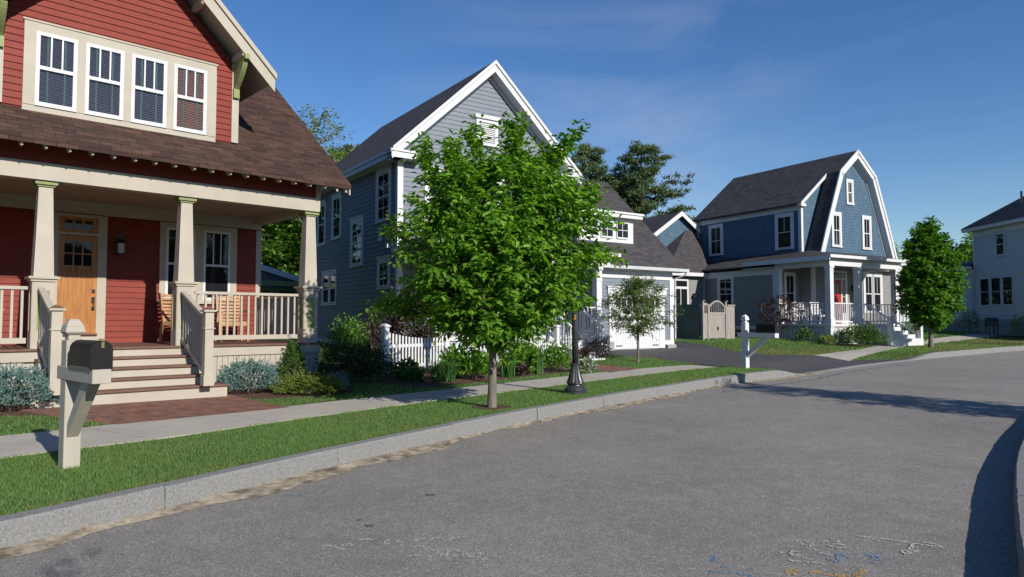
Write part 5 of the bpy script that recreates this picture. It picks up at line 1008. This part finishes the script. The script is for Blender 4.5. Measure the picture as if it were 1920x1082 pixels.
# ------------------------------------------------------------------ trees
X0_, Y0_ = TREE0; z0_ = H1(X0_, Y0_)
ex = []
def spike(x, z, n, dx, dz, y=0.):
    for k in range(n): ex.append((x + dx * k / n + random.uniform(-.04, .04), y + random.uniform(-.12, .12), z + dz * k / n, dx * .8 + random.uniform(-.2, .2), random.uniform(-.3, .3), dz * .8 + .2))
spike(.95, 3.7, 11, .35, .62); spike(.7, 3.5, 8, .2, .6); spike(-.85, 3.5, 11, -.3, .62); spike(-.5, 3.6, 6, -.1, .4); spike(.25, 4.1, 6, .1, .35); spike(-.2, 4.0, 6, -.1, .3); spike(1.3, 2.35, 8, .6, .05); spike(1.25, 3.1, 7, .4, .3); spike(-1.2, 1.7, 8, -.6, -.15); spike(-1.15, 2.6, 7, -.45, .2); spike(1.05, 1.62, 6, .4, -.05); spike(.35, 3.9, 7, .1, .55); spike(-.55, 3.7, 7, -.15, .45); spike(-1.0, 1.5, 6, -.45, -.05)
tree('street_tree', (X0_, Y0_, z0_), 'bright green leafy street tree in the verge beside the lamp post', 'tree', 1.08, [(.98, .2), (1.12, .6), (1.4, 1.05), (1.75, 1.4), (2.2, 1.6), (2.65, 1.52), (3.1, 1.36), (3.45, 1.1), (3.7, .75), (3.85, .3)], .062, 22, 880, 33, .44, .115, .060, 'leaf', seed=4, cx=.15, extra=ex, up=.3, inner=.36)
tree('maple_tree', (17.9, 29.71, H1(17.9, 29.71)), 'dense dark green oval maple on the verge before the white house', 'tree', 1.0, [(.85, .3), (1.2, .9), (1.9, 1.22), (2.8, 1.32), (3.7, 1.15), (4.4, .85), (5.0, .5), (5.45, .2)], .09, 16, 620, 24, .38, .16, .12, 'leafdark', seed=9, up=.9, inner=.4)
tree('sapling', (3.72, 20.55, H1(3.72, 20.55)), 'slender sapling with olive leaves in front of the garage door', 'tree', 1.05, [(.85, .3), (1.1, 1.0), (1.5, 1.25), (1.95, 1.1), (2.45, .5)], .032, 14, 300, 20, .30, .095, .032, 'leafsap', seed=12, up=.25, inner=.6)
# trees that only throw the shadows seen on the road
tree('street_tree', (10.9, 8.9, H1(10.9, 8.9)), 'street tree beside the right-hand kerb whose shadow falls across the road', 'tree', 1.0, [(.8, .4), (1.3, 1.0), (2.2, 1.25), (3.2, 1.1), (4.2, .7), (4.9, .2)], .08, 16, 300, 18, .45, .13, .07, 'leaf', seed=21)
tree('street_tree', (2.65, -2.35, H1(2.65, -2.35)), 'street tree by the near right kerb behind the viewer', 'tree', 1.0, [(.8, .3), (1.5, .6), (2.6, .7), (3.6, .45), (4.6, .12)], .07, 12, 60, 18, .45, .13, .07, 'leaf', seed=22)
# pines
pine((6.2, 55, 1.0), 14.6, 3.6, 'dark pine with dense crown just right of the grey gable', 31, 44, .25, 1.1, ex=.7)
pine((8.6, 58, 1.0), 12.6, 4.4, 'broad bushy pine between the grey gable and the taller open pine', 32, 44, .3, 1.3)
pine((10.6, 55, 1.0), 14.6, 5.6, 'tall open pine with gaps in its crown above the garage dormer', 33, 50, .25, 1.1, lean=-.3, ex=.85)
pine((-14.5, 60, 1.0), 15.6, 3.4, 'pine top showing above the roof of the grey house', 34, 40, .4, 1.2)
tree('birch_tree', (-10.6, 37, .9), 'sparse pale tree rising above the brown roof', 'tree', 4, [(6, 1.5), (8, 3.2), (10, 3.3), (11.2, 2.2), (12.4, .6)], .16, 14, 170, 20, .9, .16, .12, 'leafpale', seed=41, up=.7, inner=.7)
k = 0
for x, y, hh, rr, lb in ((-16.6, 41, 12, 4.5, 'leafy woodland tree showing through the left part of the porch opening'), (-12.8, 44, 11, 4.0, 'leafy woodland tree seen above the sunroom roof'), (-11.3, 46, 12, 4.2, 'woodland tree close behind the side of the grey house')):
    k += 1; tree('woodland_tree', (x, y, .8), lb, 'tree', 1.5, [(1, rr * .7), (hh * .3, rr), (hh * .6, rr * .95), (hh * .85, rr * .6), (hh, .4)], .2, 14, 900, 21, .9, .26, .22, 'leafbg', seed=50 + k, group='trees behind the houses', inner=.4)
pine((4.0, 61, 1.0), 13.5, 4.2, 'pine filling the gap behind the grey gable end', 36, 40, .3, 1.1)
pine((9.0, 62, 1.0), 13.2, 5.2, 'low broad pine behind the garage dormer', 35, 40, .25, 1.1)
for x, y, hh, rr, lb in ((45.5, 84, 9.6, 4.2, 'woodland tree directly behind the roadside maple'), (51.5, 83, 10.8, 4.0, 'tall woodland tree right of the maple crown'), (56.5, 84, 11.6, 3.8, 'woodland tree between the maple and the white house'), (40.5, 84, 7.5, 3.8, 'woodland tree beside the right edge of the gambrel house'), (61.5, 88, 11.0, 4, 'woodland tree touching the far corner of the white house')):
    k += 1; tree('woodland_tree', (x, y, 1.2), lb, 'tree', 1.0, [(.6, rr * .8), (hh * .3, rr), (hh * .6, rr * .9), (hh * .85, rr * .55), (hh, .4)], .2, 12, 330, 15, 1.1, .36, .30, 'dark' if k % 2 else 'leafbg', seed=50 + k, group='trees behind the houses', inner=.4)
# woods beyond, one mass
def woods(name, pts, label, seed):
    r = np.random.default_rng(seed); Ps, Ds, Ns = [], [], []
    for (x, y, h, w_) in pts:
        n = 1500; th = r.uniform(0, 6.28, n); f = r.uniform(0, 1, n) ** .8; R_ = w_ * np.sqrt(np.maximum(.05, 1 - (f * 1.02) ** 2.5)) * (.85 + .2 * np.sin(4 * th + f * 7)); Ps.append(np.c_[x + np.cos(th) * R_, y + np.sin(th) * R_, .8 + f * h]); Ds.append(rnd(r, n) + [0, 0, .4]); Ns.append(rnd(r, n) + [0, 0, .8])
    P, D, Nn = map(np.concatenate, (Ps, Ds, Ns)); V, F = leafgeo(P, D, Nn, .8, .6); tag(npmesh(name, V, F, 'dark'), label, 'woods', kind='stuff')
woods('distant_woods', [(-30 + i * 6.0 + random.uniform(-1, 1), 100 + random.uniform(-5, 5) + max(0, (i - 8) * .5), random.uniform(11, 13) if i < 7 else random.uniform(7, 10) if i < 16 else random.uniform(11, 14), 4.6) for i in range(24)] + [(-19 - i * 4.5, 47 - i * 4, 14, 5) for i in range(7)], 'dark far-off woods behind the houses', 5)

woods('distant_woods', [(-4 + i * 6.5, -34 - (i % 3) * 2 + i * 1.2, 8.5, 4.2) for i in range(12)], 'leafy woods across the street behind the viewer', 6)
# ------------------------------------------------------------------ shrubs and garden plants
sprigs('spruce_shrub', 'large rounded blue spruce shrub left of the porch steps', -7.05, 9.85, .62, .58, 1500, 'spruce', 1, per=30, nl=.022, nw=.012, sl=.075)
sprigs('spruce_shrub', 'rounded blue spruce shrub right of the porch steps', -4.62, 12.25, .53, .56, 1300, 'spruce', 2, per=30, nl=.022, nw=.012, sl=.075)
sprigs('conifer_shrub', 'upright green conifer shrub before the porch corner', -3.98, 12.62, .30, .88, 1100, 'yew', 3, shape='cone', sl=.07, nl=.028, nw=.011, lump=.2)
sprigs('spreading_conifer', 'low feathery yellow-green conifer at the porch corner', -3.62, 12.30, .58, .36, 1000, 'limey', 4, ry=.35, sl=.10, nl=.028, nw=.011, flat=.5, lump=.2)
sprigs('spruce_shrub', 'small dark blue spruce shrub past the porch corner', -3.22, 12.85, .20, .33, 220, 'spruce', 5)
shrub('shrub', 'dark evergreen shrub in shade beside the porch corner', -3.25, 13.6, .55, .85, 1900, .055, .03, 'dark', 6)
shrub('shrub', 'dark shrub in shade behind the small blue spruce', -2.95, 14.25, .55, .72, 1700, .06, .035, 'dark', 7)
shrub('shrub', 'bright green leafy bush near the corner of the grey house', -3.75, 15.9, .48, 1.15, 1900, .07, .045, 'bright', 8)
shrub('shrub', 'small round green shrub at the foot of the picket fence post', -3.2, 15.75, .17, .28, 400, .04, .025, 'yew', 9)
shrub('shrub', 'reddish brown shrub between the bright bush and the picket fence', -3.45, 17.2, .35, 1.35, 900, .06, .04, 'purple', 10)
shrub('smoke_bush', 'purple brown smoke bush behind the left end of the picket fence', -2.55, 17.6, .8, 1.85, 3200, .085, .06, 'purple', 11, lump=.2)
blades('daylily', 'dark arching daylily clump at the left end of the garden bed', -2.05, 14.6, .36, .42, 200, .022, 'straw', 1, .7); blades('daylily', 'tall dark daylily clump left of the street tree', -1.45, 14.75, .4, .58, 260, .022, 'straw', 2, .6)
shrub('perennial', 'dark leafy perennial against the picket fence post', -2.3, 15.2, 0.3, .34, 500, .09, .06, 'yew', 12, cat='plant'); shrub('perennial', 'green perennial mound beside the left trunk side', -1.25, 15.6, .4, .65, 500, .10, .07, 'bright', 19, cat='plant')
shrub('perennial', 'bright lime green leafy plant left of the tree trunk', -.85, 15.35, .42, .62, 900, .09, .07, 'bright', 13, cat='plant')
blades('iris', 'upright iris clump just right of the tree trunk', -.1, 15.85, .28, .66, 120, .03, 'straw', 3, .22); shrub('hosta', 'broad leaved bright plant above the brown heuchera', .25, 16.5, .28, .72, 160, .2, .13, 'bright', 14, cat='plant')
shrub('heuchera', 'low brown leafy heuchera between two iris clumps', .2, 16.1, .2, .28, 260, .07, .06, 'purple', 15, cat='plant'); blades('iris', 'wide upright iris clump in front of the picket fence', .52, 16.75, .38, .72, 210, .03, 'straw', 4, .2)
shrub('perennial', 'bright green leafy plant right of the wide iris', 1.05, 17.25, .42, .68, 950, .08, .055, 'bright', 16, cat='plant')
shrub('perennial', 'loose flowering plant with small white blooms behind the lamp post', 1.45, 17.3, .25, .75, 420, .05, .04, 'variegated', 17, cat='plant'); shrub('hosta', 'white edged leafy plant at the right end of the garden bed', 1.82, 17.1, .22, .32, 260, .10, .05, 'variegated', 18, cat='plant')
shrub('shrub', 'purple leaved shrub in front of the stone porch base', 2.55, 20.9, .42, .6, 800, .07, .035, 'purple', 20); blades('ornamental_grass', 'dark grassy clump left of the purple shrub', 2.1, 20.6, .3, .5, 160, .02, 'purple', 5, .5)
# gambrel house garden
tree('japanese_maple', (11.95, 31.3, H1(11.95, 31.3)), 'small maroon Japanese maple before the gambrel house porch', 'tree', .45, [(.5, .6), (.9, .75), (1.3, 1.15), (1.6, 1.1), (1.9, .35), (2.0, .1)], .04, 9, 105, 14, .3, .10, .06, 'maroon', seed=61, up=.1, inner=.6, lean=.1)
shrub('shrub', 'blue green bush against the porch skirt of the gambrel house', 12.85, 30.45, .38, .6, 420, .10, .06, 'yew', 21); shrub('shrub', 'yellow green mounded bush by the porch corner', 13.45, 29.75, .36, .46, 420, .08, .05, 'limey', 22)
shrub('shrub', 'large spreading green bush left of the gambrel porch steps', 14.95, 29.75, 1.05, .95, 2600, .09, .045, 'yew', 23, ry=.5, lump=.12); shrub('shrub', 'rounded green bush right of the gambrel porch steps', 18.95, 32.6, .45, .85, 700, .10, .06, 'leafdark', 24)
shrub('shrub', 'small grey green bush before the white house wall', 27.6, 41.8, .55, 1.5, 500, .10, .05, 'leafsap', 25, upw=.9); shrub('shrub', 'tall pale bush at the corner of the white house', 28.2, 38.6, .45, 1.5, 400, .10, .05, 'leafsap', 26, upw=.9)
shrub('shrub', 'low round bush in front of the white deck', 27.2, 45.2, .4, .75, 300, .10, .06, 'leafdark', 27)

# ------------------------------------------------------------------ street furniture
def mailbox_post(name, x, y, az, label, pm, fin, H_=1.28):
    z = H1(x, y); e = empty(name, (x, y, z), az, label, 'mailbox'); w_ = .072
    b = MB(); b.box(-w_, w_, -w_, w_, -.1, H_)
    if fin == 'cap': b.taper(0, 0, H_, H_ + .05, .105, .10); b.taper(0, 0, H_ + .05, H_ + .075, .12, .17); b.taper(0, 0, H_ + .075, H_ + .13, .17, .15); b.taper(0, 0, H_ + .13, H_ + .19, .15, .09); b.taper(0, 0, H_ + .19, H_ + .20, .09, .07)
    else: b.taper(0, 0, H_, H_ + .04, .09, .09); b.taper(0, 0, H_ + .04, H_ + .07, .10, .165); b.taper(0, 0, H_ + .07, H_ + .16, .165, .13); b.taper(0, 0, H_ + .16, H_ + .21, .13, .03)
    b.build('post', pm, e, bevel=.004)
    b = MB(); b.box(-.17, .78, -.076, .076, .83, .955) if fin == 'cap' else b.box(-.2, .98, -.076, .076, .83, .955); b.build('arm', pm, e, bevel=.004)
    x1 = .56 if fin == 'cap' else .7
    b = MB(); b.extr([(w_, -.05, .42), (w_, -.05, .29), (x1 + .06, -.05, .829), (x1 - .12, -.05, .829)], (0, .10, 0)); b.build('brace', pm, e, bevel=.003)
    # box body with rounded top, door at the road end
    x0, xe = (.20, .755) if fin == 'cap' else (.42, .98); r_ = .085; hh = .165; n = 12
    pr = [(-r_, .958)] + [(-r_ * math.cos(math.pi * k / n), .958 + hh + r_ * math.sin(math.pi * k / n)) for k in range(n + 1)] + [(r_, .958)]
    b = MB(); b.extr([(x0, a, c) for a, c in pr], (xe - x0, 0, 0)); bx = b.build('box', 'boxpaint', e)
    pr2 = [(a * 1.06, .958 + (c - .958) * 1.02 - .004) for a, c in pr]; b = MB(); b.extr([(xe - .02, a, c) for a, c in pr2], (.032, 0, 0)); d = b.build('door', 'boxpaint', e)
    b = MB(); b.box(xe + .012, xe + .03, -.012, .012, .958 + hh + .02, .958 + hh + .075); b.box(xe - .03, xe + .03, -.018, .018, .958 + hh + r_ + .004, .958 + hh + r_ + .016); b.build('latch', 'brass', d)
    b = MB(); b.box(x0 + .02, xe - .02, -r_ - .002, r_ + .002, .955, .975); b.build('base_plate', 'metal', e)
    return e
mailbox_post('mailbox', -4.19, 6.63, R(-41), 'black mailbox on a greige wooden post before the red house', 'greige', 'cap', 1.20)
mailbox_post('mailbox', 6.19, 18.45, R(-57), 'black mailbox on a tall white post with pointed finial by the driveway', 'white', 'fin', 1.22)
def lamp(x, y, label):
    z = H1(x, y); e = empty('street_lamp', (x, y, z), 0, label, 'street lamp')
    b = MB(); b.lathe([(.0, -.02), (.215, -.02), (.215, .03), (.20, .045), (.205, .07), (.175, .115), (.135, .15), (.13, .165), (.155, .185), (.16, .21), (.145, .24), (.125, .29), (.105, .36), (.088, .44), (.08, .50), (.09, .51), (.09, .535), (.075, .55), (.0, .55)], n=32, flute=(.205, .50, .92)); b.build('base', 'lamppaint', e, smooth=False)
    b = MB(); b.lathe([(.058, .54), (.056, 1.2), (.050, 2.6), (.048, 3.05), (.07, 3.06), (.07, 3.09), (.045, 3.11), (.045, 3.2), (.09, 3.25), (.11, 3.27), (0, 3.27)], n=20); b.build('shaft', 'lamppaint', e, smooth=True)
    b = MB(); b.lathe([(.10, 3.28), (.12, 3.3), (.17, 3.66), (0.0, 3.67)], n=12); b.build('lantern_glass', 'glassbox', e)
    b = MB(); b.lathe([(.2, 3.66), (.21, 3.68), (.15, 3.76), (.07, 3.83), (.05, 3.86), (.06, 3.88), (.02, 3.93), (0, 3.98)], n=20); b.build('lantern_roof', 'lamppaint', e, smooth=True)
    for k in range(4): t = k * math.pi / 2 + .6; MB().tube([(.115 * math.cos(t), .115 * math.sin(t), 3.28), (.178 * math.cos(t), .178 * math.sin(t), 3.67)], .01, 5).build('lantern_bar', 'lamppaint', e)
    return e
lp = lamp(1.15, 12.68, 'dark grey street lamp post with fluted base beside the street tree')
b = MB(); q = [(-.018, .028), (-.008, .038), (.008, .038), (.016, .026), (.012, .008), (-.018, -.034), (.02, -.034)]
for (a0, c0), (a1, c1_) in zip(q, q[1:]): d = Vector((a1 - a0, 0, c1_ - c0)); n_ = Vector((-d.z, 0, d.x)).normalized() * .006; b.extr([(a0 + n_.x - .004, -.0575, 1.385 + c0 + n_.z), (a1 + n_.x - .004, -.0575, 1.385 + c1_ + n_.z), (a1 - n_.x - .004, -.0575, 1.385 + c1_ - n_.z), (a0 - n_.x - .004, -.0575, 1.385 + c0 - n_.z)], (0, .004, 0))
st = b.build('number_sticker', 'yellow', lp); st.rotation_euler = (0, 0, 0)
lamp(9.85, 11.3, 'street lamp on the right-hand verge whose lantern shadow reaches the kerb')
# picket fence
P0, P1 = Vector((-2.85, 15.61, 0)), Vector((1.3, 20.3, 0)); D_ = (P1 - P0); LF = D_.length; azf = math.atan2(D_.y, D_.x); zf = H1(P0.x, P0.y)
fe = empty('picket_fence', (P0.x, P0.y, zf), azf, 'white picket fence with a tall first section behind the garden bed', 'fence')
def gz(a): q = P0 + D_ * (a / LF); return H1(q.x, q.y) - zf
for a, hh in ((0, 1.04), (1.85, .90), (3.4, .78), (4.9, .78), (LF, .95)):
    g_ = gz(a); b = MB(); b.taper(a, 0, g_ - .1, g_ + hh, .13, .13); b.taper(a, 0, g_ + hh, g_ + hh + .03, .18, .18); b.taper(a, 0, g_ + hh + .03, g_ + hh + .07, .17, .05); b.build('post', 'white', fe)
b = MB(); a = .11
while a < LF - .1:
    sec = [(0, 1.85, .93, .80), (1.85, 3.4, .62, .62), (3.4, 4.9, .62, .62), (4.9, LF, .62, .66)]
    for s0, s1, h0, h1 in sec:
        if s0 + .07 < a < s1 - .07: f = (a - s0) / (s1 - s0); hh = h0 + (h1 - h0) * f - (.09 if s0 == 0 else .05) * math.sin(math.pi * f); g_ = gz(a); b.box(a - .023, a + .023, -.032, -.016, g_ + .05, g_ + hh); b.box(a - .023, a + .023, -.016, .0 - .001, g_ + .12, g_ + .19) if 0 else None
    a += .095
b.build('pickets', 'white', fe)
b = MB()
for s0, s1, h0, h1 in sec:
    for h_ in (.14, h1 - .20): b.bar((s0 + .066, 0, gz(s0) + h_), (s1 - .066, 0, gz(s1) + h_), .03, .07)
b.build('rails', 'white', fe)
# weathered gate and board fence
G0, G1 = Vector((8.15, 29.75, 0)), Vector((9.55, 30.95, 0)); ga = math.atan2(G1.y - G0.y, G1.x - G0.x); gz0 = H1(8.2, 29.8); GW = (G1 - G0).length
ge_ = empty('garden_gate', (G0.x, G0.y, gz0), ga, 'weathered wooden garden gate with an arched slatted top', 'gate')
for a in (.04, .42, GW - .06):
    b = MB(); b.taper(a, 0, -.1, 1.68 if a != .42 else 1.55, .10, .10); b.taper(a, 0, 1.68, 1.71, .18, .18) if a != .42 else None; b.build('post', 'weather', ge_)
b = MB(); a = .49; x1 = GW - .13; n = 10
for i in range(n): c0 = a + (x1 - a) * i / n; b.box(c0 + .003, c0 + (x1 - a) / n - .003, -.02, .01, .06, 1.15)
b.box(a, x1, -.035, -.02, 1.12, 1.2); b.box(a, x1, -.035, -.02, .1, .18)
for i in range(9): c0 = a + .06 + (x1 - a - .12) * i / 8; f = (c0 - a) / (x1 - a); b.box(c0 - .012, c0 + .012, -.02, .005, 1.2, 1.46 + .24 * math.sin(math.pi * f))
ap = [(a + (x1 - a) * i / 14, 0, 1.44 + .25 * math.sin(math.pi * i / 14)) for i in range(15)]
for p_, q_ in zip(ap, ap[1:]): b.bar((p_[0], -.012, p_[2]), (q_[0] + .01, -.012, q_[2]), .05, .07)
b.box(a, a + .05, -.03, .01, 1.15, 1.5); b.box(x1 - .05, x1, -.03, .01, 1.15, 1.5); b.box(.10, .37, -.02, .01, .06, 1.15); b.box(.10, .37, -.02, .01, 1.5, 1.6)
for i in range(4): b.box(.13 + i * .065, .15 + i * .065, -.015, .0, 1.15, 1.5)
b.build('gate_leaf', 'weather', ge_); b = MB(); b.box(x1 - .62, x1 - .55, -.06, -.03, .42, .56); b.build('latch', 'metal', ge_)
F0 = Vector((8.1, 29.9, 0)); F1 = Vector((6.9, 32.2, 0)); fa = math.atan2(F1.y - F0.y, F1.x - F0.x); fl_ = (F1 - F0).length
bf = empty('board_fence', (F0.x, F0.y, H1(8.1, 29.9)), fa, 'weathered grey board fence between the garage and the arched gate', 'fence')
b = MB(); n = 20
for i in range(n): c0 = .06 + (fl_ - .1) * i / n; b.box(c0 + .003, c0 + (fl_ - .1) / n - .003, -.01, .012, .02, 1.5)
b.build('boards', 'weather', bf); MB().box(.05, fl_, -.05, .05, 1.5, 1.55).box(.05, fl_, .012, .05, .3, .4).box(.05, fl_, .012, .05, 1.15, 1.25).build('top_rail', 'weather', bf)
b2 = empty('board_fence', (G1.x + .05, G1.y + .05, gz0), ga, 'short weathered board fence between the arched gate and the gambrel house wall', 'fence')
b = MB()
for i in range(6): b.box(i * .1 + .01, i * .1 + .105, -.01, .012, .02, 1.5)
b.build('boards', 'weather', b2); MB().box(0, .62, -.05, .05, 1.5, 1.55).build('top_rail', 'weather', b2)

# ------------------------------------------------------------------ porch chairs
def chair(label, H, u, v, fz_, rz_, m='teak', name='porch_chair'):
    a = H.e.rotation_euler[2]; x = H.e.location[0] + u * math.cos(a) - v * math.sin(a); y = H.e.location[1] + u * math.sin(a) + v * math.cos(a)
    e = empty(name, (x, y, fz_), a + rz_, label, 'chair', 'chairs on the porches'); w_ = .27
    for sx in (-1, 1):
        MB().box8([(sx * w_ - .022, -.27, 0), (sx * w_ + .022, -.27, 0), (sx * w_ + .022, -.225, 0), (sx * w_ - .022, -.225, 0), (sx * w_ - .022, -.27, .62), (sx * w_ + .022, -.27, .62), (sx * w_ + .022, -.225, .62), (sx * w_ - .022, -.225, .62)]).build('leg', m, e)
        MB().bar((sx * w_, .27, 0), (sx * w_, .20, .42), .04, .045, (0, 1, 0)).build('leg', m, e)
        MB().box(sx * w_ - .035, sx * w_ + .035, -.30, .28, .62, .645).build('armrest', m, e)
    b = MB()
    for i in range(7): y0_ = -.26 + i * .07; b.box(-w_ + .02, w_ - .02, y0_, y0_ + .055, .40, .42)
    b.box(-w_ + .0, -w_ + .02, -.24, .22, .34, .40); b.box(w_ - .02, w_, -.24, .22, .34, .40); b.box(-w_, w_, -.26, -.24, .33, .40); b.build('seat', m, e)
    b = MB()
    for sx in (-1, 1): b.bar((sx * (w_ - .03), .20, .38), (sx * (w_ - .03), .36, 1.0), .04, .035, (0, 1, 0))
    for i in range(8): f = .12 + i * .115; b.bar((-w_ + .05, .20 + .16 * f, .38 + .62 * f), (w_ - .05, .20 + .16 * f, .38 + .62 * f), .016, .05, (0, .16, .62))
    b.build('backrest', m, e); return e
chair('pale slatted wooden chair behind the right porch railing of the red house', RH, -.95, 2.1, FZ, R(-8))
chair('pale slatted wooden chair half hidden behind the middle porch column', RH, -1.98, 2.1, FZ, R(20))
chair('slatted wooden chair at the left edge of the red house porch', RH, -5.35, 2.0, FZ, R(25))
chair('white porch chair nearest the corner column of the gambrel house', BH, -1.1, -.9, fl, R(-10), 'white'); chair('white porch chair farther left on the gambrel house porch', BH, -1.2, .1, fl, R(-40), 'white')
# grill in front of the white house
e = empty('grill', (27.9, 40.4, H1(27.9, 40.4)), R(70), 'dark covered grill against the white house wall', 'grill')
MB().extr([(-.4, -.25, .55), (.4, -.25, .55), (.4, -.25, .85), (.28, -.25, 1.05), (-.28, -.25, 1.05), (-.4, -.25, .85)], (0, .5, 0)).build('lid', 'metal', e)
for sx in (-1, 1):
    for sy in (-1, 1): MB().box(sx * .33 - .03, sx * .33 + .03, sy * .2 - .03, sy * .2 + .03, 0, .55).build('leg', 'metal', e)
